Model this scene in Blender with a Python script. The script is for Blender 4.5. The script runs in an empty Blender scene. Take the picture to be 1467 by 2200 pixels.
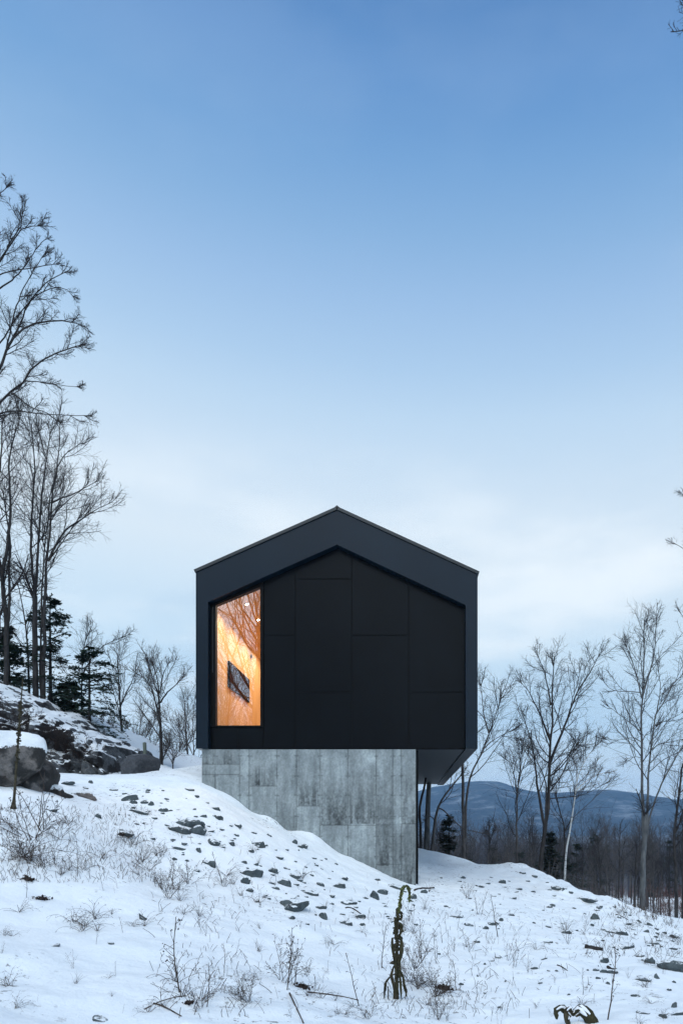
import bpy, math, random
import numpy as np
from mathutils import Vector

# ------------------------------------------------------------------ basics
F = 1467.0; CX = 870.0; CY = 1775.0          # focal length, principal point of the photograph (px)
sc = bpy.context.scene
C = sc.collection
def W(px, py, Y):                             # point at depth Y on the sight line
    return np.array([(px-CX)/F*Y, Y, (CY-py)/F*Y])
def sm(a, b, x):
    t = np.clip((x-a)/(b-a), 0, 1); return t*t*(3-2*t)

def mk_mesh(name, V, quads=None, tris=None, smooth=True, mat=None):
    me = bpy.data.meshes.new(name)
    V = np.asarray(V, np.float32).reshape(-1, 3)
    fl = []; st = []; tot = []; n = 0
    for f, k in ((quads, 4), (tris, 3)):
        if f is not None and len(f):
            f = np.asarray(f, np.int32).reshape(-1, k)
            fl.append(f.ravel()); st.append(n+np.arange(len(f))*k); n += f.size; tot.append(np.full(len(f), k))
    fl = np.concatenate(fl); st = np.concatenate(st)
    me.vertices.add(len(V)); me.vertices.foreach_set('co', V.ravel())
    me.loops.add(len(fl)); me.loops.foreach_set('vertex_index', fl)
    me.polygons.add(len(st)); me.polygons.foreach_set('loop_start', st.astype(np.int32))
    me.update(calc_edges=True)
    me.polygons.foreach_set('use_smooth', np.full(len(st), bool(smooth)))
    if mat: me.materials.append(mat)
    return me
def obj(name, me, parent=None, loc=None):
    o = bpy.data.objects.new(name, me); C.objects.link(o)
    if parent: o.parent = parent
    if loc is not None: o.location = loc
    return o
def tag(o, label=None, cat=None, group=None, kind=None):
    if label: o['label'] = label
    if cat: o['category'] = cat
    if group: o['group'] = group
    if kind: o['kind'] = kind
    return o
def empty(name, loc, label, cat, group=None):
    o = bpy.data.objects.new(name, None); C.objects.link(o); o.location = loc
    o.empty_display_size = .1
    return tag(o, label, cat, group)

class MB:                                     # simple mesh collector
    def __init__(s): s.v = []; s.q = []; s.t = []; s.n = 0
    def add(s, V, q=None, t=None):
        V = np.asarray(V, float).reshape(-1, 3)
        if q is not None and len(q): s.q.append(np.asarray(q)+s.n)
        if t is not None and len(t): s.t.append(np.asarray(t)+s.n)
        s.v.append(V); s.n += len(V)
    def box(s, x0, x1, y0, y1, z0, z1):
        V = [(x, y, z) for x in (x0, x1) for y in (y0, y1) for z in (z0, z1)]
        s.add(V, [(0,1,3,2),(4,6,7,5),(0,4,5,1),(2,3,7,6),(0,2,6,4),(1,5,7,3)])
    def prism(s, poly, y0, y1):               # polygon of (x, z) extruded along y (convex)
        n = len(poly); V = [(x, y0, z) for x, z in poly]+[(x, y1, z) for x, z in poly]
        q = [(i, (i+1) % n, n+(i+1) % n, n+i) for i in range(n)]
        t = [(0, i+1, i) for i in range(1, n-1)]+[(n, n+i, n+i+1) for i in range(1, n-1)]
        s.add(V, q, t)
    def mesh(s, name, mat, smooth=False):
        return mk_mesh(name, np.concatenate(s.v), np.concatenate(s.q) if s.q else None, np.concatenate(s.t) if s.t else None, smooth, mat)
def bevel(o, w=.004, seg=2):
    m = o.modifiers.new('bevel', 'BEVEL'); m.width = w; m.segments = seg; m.limit_method = 'ANGLE'

def tube_arrays(P, R, k):
    P = np.asarray(P, float); R = np.asarray(R, float)
    B, n, _ = P.shape
    T = np.gradient(P, axis=1); T /= np.linalg.norm(T, axis=2, keepdims=True)+1e-9
    mean = P[:, -1]-P[:, 0]; mean /= np.linalg.norm(mean, axis=1, keepdims=True)+1e-9
    ref = np.where(np.abs(mean[:, 2:3]) > .8, np.array([[1., .1, 0]]), np.array([[.05, .1, 1.]]))
    u = np.cross(T, ref[:, None, :]); u /= np.linalg.norm(u, axis=2, keepdims=True)+1e-9
    v = np.cross(T, u)
    a = np.arange(k)/k*2*np.pi
    V = P[:, :, None, :]+R[:, :, None, None]*(np.cos(a)[None, None, :, None]*u[:, :, None, :]+np.sin(a)[None, None, :, None]*v[:, :, None, :])
    b = (np.arange(B)*n*k)[:, None, None]; i = (np.arange(n-1)*k)[None, :, None]; j = np.arange(k)[None, None, :]; j2 = (j+1) % k
    q = np.stack([b+i+j, b+i+j2, b+i+k+j2, b+i+k+j], -1).reshape(-1, 4)
    return V.reshape(-1, 3), q

def grow(rng, P, R, nch, ang, ratio, n, up=.12, wig=.1, t0=.2, t1=1., rr=.6, rmin=.004, lens=None, flat=0.):
    B, m, _ = P.shape
    seg = np.linalg.norm(np.diff(P, axis=1), axis=2).sum(1) if lens is None else lens
    t = (np.arange(nch)+rng.random((B, nch)))/nch*(t1-t0)+t0
    f = np.clip(t, 0, .999)*(m-1); i = f.astype(int); w = (f-i)[..., None]
    bi = np.arange(B)[:, None]
    S = P[bi, i]*(1-w)+P[bi, i+1]*w
    T = P[bi, i+1]-P[bi, i]; T = T/(np.linalg.norm(T, axis=2, keepdims=True)+1e-9)
    rad = R[bi, i]*(1-w[..., 0])+R[bi, i+1]*w[..., 0]
    rnd = rng.normal(size=S.shape); rnd[..., 2] *= (1-flat)
    perp = rnd-(rnd*T).sum(-1, keepdims=True)*T; perp /= np.linalg.norm(perp, axis=2, keepdims=True)+1e-9
    a = np.radians(rng.uniform(ang[0], ang[1], (B, nch)))[..., None]
    D = np.cos(a)*T+np.sin(a)*perp
    L = (seg[:, None]*ratio*(1.15-.6*(t-t0)/(1-t0+1e-6))*rng.uniform(.55, 1.3, (B, nch)))[..., None]
    D = D.reshape(-1, 3); S = S.reshape(-1, 3); L = L.reshape(-1, 1); rad = rad.reshape(-1)
    pts = [S]; cur = S; step = L/(n-1)
    for s in range(n-1):
        D = D+rng.normal(size=D.shape)*wig; D[:, 2] += up; D /= np.linalg.norm(D, axis=1, keepdims=True)+1e-9
        cur = cur+D*step; pts.append(cur)
    Q = np.stack(pts, 1)
    r0 = np.minimum(rad*rr, L[:, 0]*.02+rmin*.5); r0 = np.maximum(r0, rmin)
    RR = r0[:, None]*np.linspace(1, .35, n)[None]; RR = np.maximum(RR, rmin*.7)
    return Q, RR

# ------------------------------------------------------------------ noise
def vnoise(x, y, seed=0):
    r = np.random.default_rng(seed); tab = r.random((256, 256))
    xi = np.floor(x).astype(int); yi = np.floor(y).astype(int); fx = x-xi; fy = y-yi
    fx = fx*fx*(3-2*fx); fy = fy*fy*(3-2*fy); xi &= 255; yi &= 255; x2 = (xi+1) & 255; y2 = (yi+1) & 255
    return (tab[xi, yi]*(1-fx)*(1-fy)+tab[x2, yi]*fx*(1-fy)+tab[xi, y2]*(1-fx)*fy+tab[x2, y2]*fx*fy)*2-1
def fbm(x, y, o=4, seed=0, gain=.5):
    s = 0; a = 1.
    for i in range(o): s = s+a*vnoise(x*2**i+i*17.3, y*2**i+i*9.1, seed+i); a *= gain
    return s

# ------------------------------------------------------------------ materials
class NT:
    def __init__(s, mat): s.t = mat.node_tree; s.n = s.t.nodes; s.l = s.t.links
    def node(s, typ, ins=None, **kw):
        nd = s.n.new(typ)
        for k, v in kw.items(): setattr(nd, k, v)
        for k, v in (ins or {}).items():
            if isinstance(v, bpy.types.NodeSocket): s.l.new(v, nd.inputs[k])
            else: nd.inputs[k].default_value = v
        return nd
    def noise(s, vec, scale, detail=4, rough=.55):
        return s.node('ShaderNodeTexNoise', {'Vector': vec, 'Scale': scale, 'Detail': detail, 'Roughness': rough}).outputs['Fac']
    def ramp(s, fac, stops):
        r = s.node('ShaderNodeValToRGB', {'Fac': fac}); e = r.color_ramp.elements
        while len(e) < len(stops): e.new(.5)
        for i, (p, c) in enumerate(stops):
            e[i].position = p; e[i].color = (c if len(c) == 4 else (*c, 1))
        return r.outputs['Color']
    def mix(s, fac, a, b):
        m = s.node('ShaderNodeMix', data_type='RGBA')
        for i, v in ((0, fac), (6, a), (7, b)):
            if isinstance(v, bpy.types.NodeSocket): s.l.new(v, m.inputs[i])
            else: m.inputs[i].default_value = v if i == 0 else ((*v, 1) if len(v) == 3 else v)
        return m.outputs[2]
    def math(s, op, a, b=0., c=0.):
        m = s.node('ShaderNodeMath', operation=op)
        for i, v in enumerate((a, b, c)):
            if isinstance(v, bpy.types.NodeSocket): s.l.new(v, m.inputs[i])
            else: m.inputs[i].default_value = v
        return m.outputs[0]
    def smooth(s, v, a, b):
        m = s.node('ShaderNodeMapRange', {'Value': v, 'From Min': a, 'From Max': b}, interpolation_type='SMOOTHSTEP'); return m.outputs[0]
def material(name):
    m = bpy.data.materials.new(name); m.use_nodes = True
    t = NT(m); b = t.n['Principled BSDF']
    return m, t, b
def pos(t): return t.node('ShaderNodeNewGeometry').outputs['Position']
def objc(t): return t.node('ShaderNodeTexCoord').outputs['Object']
def setb(t, b, col=None, rough=.6, spec=None, bump=None, bstr=.3, bdist=.02):
    if col is not None:
        if isinstance(col, bpy.types.NodeSocket): t.l.new(col, b.inputs['Base Color'])
        else: b.inputs['Base Color'].default_value = (*col, 1)
    if isinstance(rough, bpy.types.NodeSocket): t.l.new(rough, b.inputs['Roughness'])
    else: b.inputs['Roughness'].default_value = rough
    if spec is not None: b.inputs['Specular IOR Level'].default_value = spec
    if bump is not None:
        bn = t.node('ShaderNodeBump', {'Height': bump, 'Strength': bstr, 'Distance': bdist}); t.l.new(bn.outputs[0], b.inputs['Normal'])

def simple(name, c1, c2, scale=8, rough=.6, spec=.3, bstr=.2, coord='obj', stretch=None):
    m, t, b = material(name); v = objc(t) if coord == 'obj' else pos(t)
    if stretch: v = t.node('ShaderNodeMapping', {'Vector': v, 'Scale': stretch}).outputs[0]
    n = t.noise(v, scale, 5)
    setb(t, b, t.ramp(n, [(.3, c1), (.7, c2)]), rough, spec, n, bstr)
    return m

def snow_mask(t, v, lo, hi, amp, scale):      # snow that lies on surfaces facing up
    nz = t.node('ShaderNodeSeparateXYZ', {0: t.node('ShaderNodeNewGeometry').outputs['Normal']}).outputs[2]
    n = t.noise(v, scale, 5, .6)
    return t.smooth(t.math('ADD', nz, t.math('MULTIPLY', t.math('SUBTRACT', n, .5), amp)), lo, hi)
SNOW = (.85, .885, .90)

def mat_snow():
    m, t, b = material('snow_ground'); v = pos(t)
    sep = t.node('ShaderNodeSeparateXYZ', {0: v}); y = sep.outputs[1]
    n1 = t.noise(v, .8, 4); n2 = t.noise(v, 14, 6, .65)
    col = t.mix(n1, (.825, .875, .895), (.885, .91, .92))
    # bits of leaf litter and earth showing through thin snow
    sp = t.noise(v, 11, 5, .7); patch = t.noise(v, .55, 3)
    m1 = t.math('MULTIPLY', t.smooth(sp, .575, .64), t.smooth(patch, .48, .60))
    col = t.mix(t.math('MULTIPLY', m1, .75), col, (.10, .085, .07))
    # valley floor: leaf litter, then the far woods
    wood = t.noise(v, .35, 6, .7)
    m2 = t.math('MULTIPLY', t.smooth(y, 34, 60), t.smooth(wood, .52, .60))
    col = t.mix(t.math('MULTIPLY', m2, .7), col, (.14, .09, .07))
    w2 = t.noise(v, .02, 8, .7)
    far = t.mix(w2, (.025, .025, .03), (.10, .085, .08))
    col = t.mix(t.smooth(y, 130, 260), col, far)
    bp0 = t.noise(v, 70, 4, .7)
    bp = t.math('ADD', t.math('MULTIPLY', bp0, .10), t.math('ADD', t.math('MULTIPLY', n2, .25), t.math('MULTIPLY', t.noise(v, 3.5, 4), 1.)))
    setb(t, b, col, .75, .2, bp, .6, .05)
    return m
def mat_rock(name, c1, c2, lo=.62, hi=.8, amp=.5, scale=3, dark=None, attr=False):
    m, t, b = material(name); v = pos(t)
    n = t.noise(v, 9, 6, .65); n2 = t.noise(v, 45, 4, .6)
    col = t.ramp(t.math('ADD', t.math('MULTIPLY', n, .7), t.math('MULTIPLY', n2, .3)), [(.34, c1), (.62, c2)])
    if dark: 
        dn = t.noise(v, 1.6, 4, .6); col = t.mix(t.smooth(dn, .47, .56), col, dark)
    sm_ = snow_mask(t, v, lo, hi, amp, scale)
    if attr:
        av = t.math('ADD', t.node('ShaderNodeAttribute', attribute_name='snow').outputs['Fac'], t.math('MULTIPLY', t.math('SUBTRACT', t.noise(v, 30, 4, .6), .5), .9)); sm_ = t.smooth(av, .4, .6)
    col = t.mix(sm_, col, SNOW)
    setb(t, b, col, .7, .25, t.math('ADD', n, n2), .6, .04)
    return m

M = {}
M['snow'] = mat_snow()
M['rock'] = mat_rock('slate_stone', (.028, .036, .042), (.10, .125, .13), .70, .92, 1.15, 13)
M['rock2'] = mat_rock('weathered_boulder', (.045, .043, .042), (.21, .19, .175), .55, .8, .6, 2.5, dark=(.028, .027, .026), attr=True)
M['ledge'] = mat_rock('ledge_rock', (.03, .033, .037), (.13, .135, .14), .66, .76, 1.5, 2.2, dark=(.012, .010, .010))
M['capsnow'] = simple('cap_snow', (.83, .86, .9), (.89, .9, .925), 6, .75, .2, .3, 'pos')
M['bark_dark'] = simple('dark_bark', (.016, .015, .015), (.06, .054, .052), 14, .85, .1, .6, 'pos', (1, 1, .25))
M['bark_grey'] = simple('grey_bark', (.05, .053, .057), (.15, .155, .155), 9, .8, .15, .4, 'pos', (1, 1, .3))
M['bark_mid'] = simple('brown_grey_bark', (.04, .038, .038), (.12, .11, .105), 12, .85, .1, .5, 'pos', (1, 1, .3))
M['twig'] = simple('twig_bark', (.022, .02, .022), (.05, .045, .045), 5, .85, .1, .0, 'pos')
M['twig_mid'] = simple('grey_twig_bark', (.05, .045, .045), (.10, .09, .085), 5, .85, .1, .0, 'pos')
def mat_birch():
    m, t, b = material('birch_bark'); v = t.node('ShaderNodeMapping', {'Vector': pos(t), 'Scale': (1, 1, 5)}).outputs[0]
    n = t.noise(v, 4, 5, .7)
    setb(t, b, t.ramp(n, [(.36, (.05, .045, .04)), (.46, (.55, .56, .55))]), .7, .2); return m
M['birch'] = mat_birch()
M['woodmass'] = simple('hazed_tree_bark', (.05, .058, .078), (.10, .10, .12), .4, .85, .1, 0, 'pos')  # bark tinted cooler: bluish distance haze painted into the colour
M['needle'] = simple('hemlock_needles', (.010, .022, .016), (.028, .05, .032), 3, .7, .15, 0, 'pos')
M['needle2'] = simple('valley_needles', (.014, .022, .018), (.035, .045, .034), 3, .7, .15, 0, 'pos')
M['weed'] = simple('dry_stalk', (.035, .027, .024), (.11, .085, .07), 20, .85, .1, 0, 'pos')
M['weed_dark'] = simple('dead_leaf', (.014, .011, .011), (.05, .035, .03), 20, .85, .1, 0, 'pos')
M['beech'] = simple('rust_leaf', (.06, .032, .03), (.13, .062, .05), 6, .8, .1, 0, 'pos')
M['mullein'] = simple('mullein_leaf', (.017, .017, .010), (.058, .054, .028), 16, .8, .15, .3, 'pos')
M['mullein_tip'] = simple('mullein_tip', (.08, .10, .03), (.2, .22, .08), 60, .8, .15, .5, 'pos')
M['mullein_brown'] = simple('mullein_dead_leaf', (.02, .018, .012), (.08, .07, .045), 18, .85, .1, .3, 'pos')
M['cladding'] = simple('black_panel', (.003, .0035, .0045), (.004, .005, .0065), 1.3, .27, .13, .02, 'pos')
M['frame_metal'] = simple('black_sheet_metal', (.002, .0075, .015), (.004, .011, .020), .9, .28, .28, .015, 'pos')
M['flash'] = simple('dark_flashing', (.012, .016, .018), (.02, .024, .026), 2, .4, .5, .02, 'pos')
M['soffit'] = simple('soffit_panel', (.010, .014, .018), (.014, .019, .023), 1, .5, .2, .02, 'pos')
M['reveal'] = simple('window_black', (.002, .002, .002), (.003, .003, .003), 3, .4, .15, 0, 'pos')
M['groove'] = simple('joint_black', (.002, .002, .002), (.004, .004, .004), 3, .8, .2, 0, 'pos')
M['post'] = simple('old_post_wood', (.08, .10, .08), (.2, .22, .18), 9, .85, .1, .4, 'pos', (1, 1, .2))
def mat_wood():
    m, t, b = material('interior_plywood'); v = t.node('ShaderNodeMapping', {'Vector': pos(t), 'Scale': (6, 1.2, .35)}).outputs[0]
    n = t.noise(v, 3, 6, .6)
    col = t.ramp(n, [(.3, (.56, .35, .17)), (.7, (.72, .49, .27))])
    sy = t.node('ShaderNodeSeparateXYZ', {0: pos(t)}).outputs[1]
    seam = t.math('LESS_THAN', t.math('ABSOLUTE', t.math('SUBTRACT', t.math('FRACT', t.math('DIVIDE', sy, .61)), .5)), .008)
    col = t.mix(t.math('MULTIPLY', seam, .45), col, (.22, .10, .03))
    setb(t, b, col, .5, .3); return m
M['plywood'] = mat_wood()
M['floor_wood'] = simple('floor_boards', (.3, .17, .08), (.42, .25, .13), 5, .4, .4, 0, 'pos')
def mat_glass():
    m, t, b = material('window_glass'); t.n.remove(b)
    tr = t.node('ShaderNodeBsdfTransparent', {'Color': (.93, .95, .94, 1)}); gl = t.node('ShaderNodeBsdfGlossy', {'Roughness': .0, 'Color': (1, 1, 1, 1)})
    mx = t.node('ShaderNodeMixShader', {0: GLASS_REFL, 1: tr.outputs[0], 2: gl.outputs[0]})
    t.l.new(mx.outputs[0], t.n['Material Output'].inputs[0]); return m
GLASS_REFL = .27
M['glass'] = mat_glass()
def mat_emit(name, col, s):
    m, t, b = material(name); b.inputs['Emission Color'].default_value = (*col, 1); b.inputs['Emission Strength'].default_value = s; return m
M['lamp'] = mat_emit('lamp_lens', (1, .78, .5), 60)
M['screen'] = simple('screen_glass', (.002, .003, .006), (.008, .014, .03), 5, .08, .25, 0, 'pos')
def mat_concrete():
    m, t, b = material('board_concrete')
    a = t.node('ShaderNodeAttribute', attribute_name='tone'); v = pos(t)
    n = t.noise(v, 3.5, 10, .78); n2 = t.noise(v, 22, 8, .75)
    st = t.noise(t.node('ShaderNodeMapping', {'Vector': v, 'Scale': (1, 1, .22)}).outputs[0], 7, 6, .65)
    k = t.math('ADD', t.math('MULTIPLY', n, .40), t.math('ADD', t.math('MULTIPLY', n2, .30), t.math('MULTIPLY', st, .45)))
    g = t.ramp(k, [(.42, (.15, .172, .175)), (.57, (.235, .265, .268)), (.72, (.34, .375, .372))])
    col = t.node('ShaderNodeMix', data_type='RGBA', blend_type='MULTIPLY'); col.inputs[0].default_value = 1
    t.l.new(g, col.inputs[6]); t.l.new(a.outputs['Color'], col.inputs[7])
    setb(t, b, col.outputs[2], t.ramp(n, [(.3, (.5,)*3), (.7, (.8,)*3)]), .3, k, .25, .01)
    return m
M['concrete'] = mat_concrete()
def mat_hills():
    m, t, b = material('wooded_hills'); v = pos(t)
    n = t.noise(v, .012, 10, .7); n2 = t.noise(t.node('ShaderNodeMapping', {'Vector': v, 'Scale': (1, 1, 3)}).outputs[0], .009, 8, .75)
    n3 = t.noise(v, .06, 6, .75)
    col = t.ramp(n3, [(.38, (.008, .012, .02)), (.62, (.045, .045, .055))])
    z = t.node('ShaderNodeSeparateXYZ', {0: v}).outputs[2]
    s = t.math('MULTIPLY', t.smooth(n2, .48, .60), t.smooth(n, .42, .56))
    s = t.math('MULTIPLY', s, .24)
    col = t.mix(s, col, (.6, .64, .7))
    setb(t, b, col, .9, .1); return m
M['hills'] = mat_hills()

# ------------------------------------------------------------------ terrain
ctrl_px = [ # px, py, depth
 (434,1678,14.8),(480,1700,14.8),(515,1721,14.8),(550,1745,14.8),(578,1754,14.8),(597,1765,14.8),(610,1779,14.8),(622,1784,14.8),(645,1783,14.8),(665,1787,14.8),
 (690,1802,14.8),(712,1822,14.8),(760,1845,14.8),(800,1866,14.8),(830,1880,14.8),(860,1893,14.8),(893,1904,14.8),
 (200,2200,5.0),(0,2200,4.6),(0,2050,6.2),(0,1900,8),(-80,1800,8.5),(0,1745,9.6),(90,1722,10.4),(200,1705,12.8),(120,1668,14.5),(230,1666,16.5),(100,1666,17.0),(320,1662,16.5),(400,1660,16.2),
 (430,1664,15.6),(733,2200,5.5),(855,2200,6.0),(855,2145,7.2),(1200,2100,8.0),(1467,2200,6.0),(1467,2100,8.2),(1467,2010,12.8),(1380,1968,15.2),(1300,1929,17.5),
 (1210,1902,19),(1160,1874,19.8),(1125,1859,20),(1095,1861,20.4),(1068,1867,20.8),(1030,1858,21),(1000,1846,21.5),(960,1836,22),(925,1831,22.6),(893,1829,23),
 (1300,2000,11.4),(1000,2000,10.2),(1000,1920,13.6),(1100,1930,14.5),(1200,1950,14.5),(700,2000,9.3),(700,1890,12.3),(500,2000,8.3),(500,1850,11.4),(300,1850,10.3),(300,2000,7.6),
 (450,1750,12.9),(300,1730,12.6),(150,1810,9.3),(600,2120,6.6),(400,2100,6.3),(950,1860,19),(920,1900,15.2),
 (258,1620,20.8),(292,1640,20.6),(-60,1640,13),
]
ctrl_xyz = [(-4.49,18,1.55),(-4.6,22,1.8),(.25,20,-1.05),(.3,27,-1.4),(-2,20,.3),(-2,27,.2),(-4.6,27,1.9),
 (-12,22.2,3.75),(-10.6,22.2,3.2),(-9.6,22.2,2.6),(-8.9,22,2.05),(-8.2,22,1.9),(-13,24,4.4),(-10,24.5,3.2),(-8,24.5,2.0),(-6.5,24,1.75),(-9.5,18.9,1.40),(-8.6,18.9,1.42),(-11.5,18.9,1.42),(-13,18.5,1.5),(-12,20.4,1.6),(-10.5,20.4,1.6),(-9.3,20.4,1.5),(-6.8,20,1.55),(-5.5,20,1.6),
 (0,0,-1.6),(-4,0,-.7),(5,0,-1.9),(-8,0,.4),(9,0,-2.6),(-12,0,1.2),(0,3,-1.65),(4,4,-1.8),(-5,4,-.6),(-9,8,.9),(-13,12,2.2),(9.3,26,-3.4),(9,20,-3.6),(9,14,-3.7),(9,8,-2.9),
 (4.5,25,-3.0),(1.5,27,-2.2),(6.5,22,-3.0),(9.9,5,-2.8)]
CP = np.array([W(*c) for c in ctrl_px]+[np.array(c, float) for c in ctrl_xyz])
CP[:, 2] = CP[:, 2]
def _phi(r2): return np.where(r2 > 0, .5*r2*np.log(np.maximum(r2, 1e-12)), 0)
_d = ((CP[:, None, :2]-CP[None, :, :2])**2).sum(-1); n_ = len(CP)
_A = np.zeros((n_+3, n_+3)); _A[:n_, :n_] = _phi(_d)+np.eye(n_)*.004; _A[:n_, n_] = 1; _A[:n_, n_+1:] = CP[:, :2]; _A[n_:, :n_] = _A[:n_, n_:].T
_w = np.linalg.solve(_A, np.r_[CP[:, 2], 0, 0, 0])
def tps(X, Y):
    out = np.empty(X.size); x = X.ravel(); y = Y.ravel()
    for s in range(0, x.size, 20000):
        xs = x[s:s+20000]; ys = y[s:s+20000]
        r2 = (xs[:, None]-CP[None, :, 0])**2+(ys[:, None]-CP[None, :, 1])**2
        out[s:s+20000] = _phi(r2)@_w[:n_]+_w[n_]+_w[n_+1]*xs+_w[n_+2]*ys
    return out.reshape(X.shape)
def height(X, Y, detail=True):
    X = np.asarray(X, float); Y = np.asarray(Y, float)
    near = tps(np.clip(X, -13, 9.5), np.clip(Y, 0, 27))
    near = near+np.where(X < -13, (-13-X)*.22, 0)*np.exp(-np.maximum(-13-X, 0)/60)-np.clip(X-9.5, 0, 12)*.15-.04*np.clip(-Y, 0, 30)*0
    zr = np.interp(Y, [0, 27, 34, 45, 60, 90, 150, 220, 400, 2000, 5000], [-5, -4.2, -5.0, -5.7, -6.6, -9.5, -16, -22, -26, -28, -30])
    zl = np.interp(Y, [0, 27, 35, 80, 200, 400, 5000], [3, 1.9, 1.5, -3, -14, -26, -30])+np.clip(-X-8, 0, 30)*.12*np.exp(-np.maximum(Y-30, 0)/120.)
    k = sm(3, -6, X); far = zl*k+zr*(1-k)
    d = np.maximum(np.maximum(Y-25.5, 0), np.where(Y > 12, np.clip(X-9.5, 0, 99), 0)*sm(12, 20, Y))
    s = sm(0, 7, d)
    h = near*(1-s)+far*s
    h = h-15*sm(12, 60, X)*(Y < 60)*0
    rough = 1+3*s
    h = h+.10*fbm(X*.35+3, Y*.35, 3, 5)*s*3
    if detail:
        nr = sm(60, 25, Y); dm = nr*(1-.0*s)
        h = h+dm*(.035*fbm(X*1.1, Y*1.1, 4, 11)+.012*np.abs(fbm(X*5, Y*5, 3, 31)))*rough
        # lumpier, stonier ground at the crest on the right
        lump = sm(2.2, 4.2, X)*sm(11, 14, Y)*sm(28, 22, Y)
        h = h+lump*(.07*fbm(X*2.6, Y*2.6, 4, 77))
        # shallow old tracks and drifts near the camera
        h = h+.028*fbm(X*.9+Y*.5, Y*2.4, 3, 51)*sm(11, 6, Y)*sm(-2, 2, Y)+.018*fbm(X*2.4, Y*3.1, 3, 57)*sm(24, 14, Y)*sm(-2, 2, Y)
    return h
def hits(P):                                   # ground points under pixels
    P = np.asarray(P, float); out = []
    Ys = np.r_[np.arange(3.2, 30, .02), np.arange(30, 140, .25)]
    X = (P[:, 0:1]-CX)/F*Ys[None]; Z = (CY-P[:, 1:2])/F*Ys[None]
    H = height(X, np.broadcast_to(Ys[None], X.shape).copy())
    below = Z < H
    for i in range(len(P)):
        j = int(np.argmax(below[i])) if below[i].any() else len(Ys)-1
        out.append((X[i, j], Ys[j], H[i, j]))
    return np.array(out)

def make_ground():
    def axis(segs):
        a = []
        for lo, hi, st in segs: a.append(np.arange(lo, hi, st))
        return np.concatenate(a)
    g = lambda a, b, n: a*(b/a)**(np.arange(n)/n)
    xs = np.r_[-g(4500, 20, 26), axis([(-20, -13, .5), (-13, -7.5, .1), (-7.5, 6, .055), (6, 10, .09), (10, 26, .5)]), g(26, 4500, 32), 4500]
    ys = np.r_[-g(3000, 10, 14), axis([(-10, 3, .5), (3, 8, .05), (8, 16, .055), (16, 24, .07), (24, 30, .15), (30, 70, .7)]), g(70, 4800, 60), 4800]
    X, Y = np.meshgrid(xs, ys); Z = height(X, Y)
    V = np.stack([X, Y, Z], -1).reshape(-1, 3); nx = len(xs); ny = len(ys)
    i = np.arange(ny-1)[:, None]*nx+np.arange(nx-1)[None]
    q = np.stack([i, i+1, i+nx+1, i+nx], -1).reshape(-1, 4)
    tag(obj('ground', mk_mesh('ground', V, q, None, True, M['snow'])), 'snow covered stony slope falling to a wooded valley', 'ground', kind='structure')
make_ground()

def make_hills():
    prof = [(-1500,1640),(-600,1660),(200,1690),(700,1712),(880,1705),(930,1692),(1000,1681),(1030,1679),(1065,1681),(1095,1692),(1130,1701),(1180,1705),(1225,1702),(1290,1697),(1330,1701),(1370,1710),(1420,1718),(1467,1717),(1700,1708),(2300,1690),(3200,1720)]
    px = np.array([p[0] for p in prof]); py = np.array([p[1] for p in prof])
    xs = np.linspace(-4200, 4200, 520); ts = np.linspace(0, 1, 90)
    X, T = np.meshgrid(xs, ts); Y0 = 1900; Yr = 3100; Y = Y0+(4300-Y0)*T
    top = (CY-np.interp(X/Yr*F+CX, px, py))/F*Yr
    k = np.where(Y < Yr, sm(0, 1, (Y-Y0)/(Yr-Y0))**.85, sm(0, 1, (4300-Y)/(4300-Yr)))
    # front foothill
    foot = 60*np.exp(-((Y-2250)/180)**2)*(.35+.5*fbm(X*.0016+4, Y*0+1, 3, 3))
    Z = -34+(top+34)*k+np.clip(foot, 0, 60)*(1-k)
    Z = Z+fbm(X*.004, Y*.004, 5, 8)*22*k*(1-k)*2.4+fbm(X*.03, Y*.03, 3, 9)*2.0*sm(0, .1, k)
    V = np.stack([X, Y, Z], -1).reshape(-1, 3); nx = len(xs)
    i = np.arange(len(ts)-1)[:, None]*nx+np.arange(nx-1)[None]
    q = np.stack([i, i+1, i+nx+1, i+nx], -1).reshape(-1, 4)
    tag(obj('hills', mk_mesh('hills', V, q, None, True, M['hills'])), 'long blue wooded ridge with dusted snow on the horizon', 'hills', kind='structure')
make_hills()

# ------------------------------------------------------------------ house
YF = 14.67; YB = 27.7; YP = YF+.20
def xz(px, py, Y=YF): return ((px-CX)/F*Y, (CY-py)/F*Y)
house = empty('house', (0, 0, 0), 'black metal gabled house cantilevered over a stained concrete base on the snow slope', 'house')
house.location = (-1.45, YF, 1.67)
HL = np.array([-1.45, YF, 1.67])
def part(name, mb, mat, parent=house, smooth=False, bev=0, label=None):
    me = mb.mesh(name, mat, smooth)
    co = np.empty(len(me.vertices)*3, np.float32); me.vertices.foreach_get('co', co); co = co.reshape(-1, 3)-HL.astype(np.float32)
    me.vertices.foreach_set('co', co.ravel()); me.update()
    o = obj(name, me, house)
    if parent is not house: o.parent = parent
    if bev: bevel(o, bev)
    if label: o['label'] = label
    return o
oL, oR, ridge = xz(421, 1230), xz(1025.5, 1234), xz(724, 1096)
iL, iR, iridge = xz(447, 1293), xz(1000, 1300), xz(724, 1170)
zb = 1.67
m = MB()  # outer shell: walls and roof slabs
m.box(oL[0], iL[0], YF, YB, zb, iL[1]); m.prism([(oL[0], iL[1]), (iL[0], iL[1]), (oL[0]+.0, oL[1])], YF, YB)
m.prism([(oL[0], oL[1]), (iL[0], iL[1]), iridge, ridge], YF, YB)
walls = MB(); walls.box(oL[0], iL[0], YF, YB, zb+.002, iL[1]); walls.box(iR[0], oR[0], YF, YB, zb+.002, iR[1])
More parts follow.
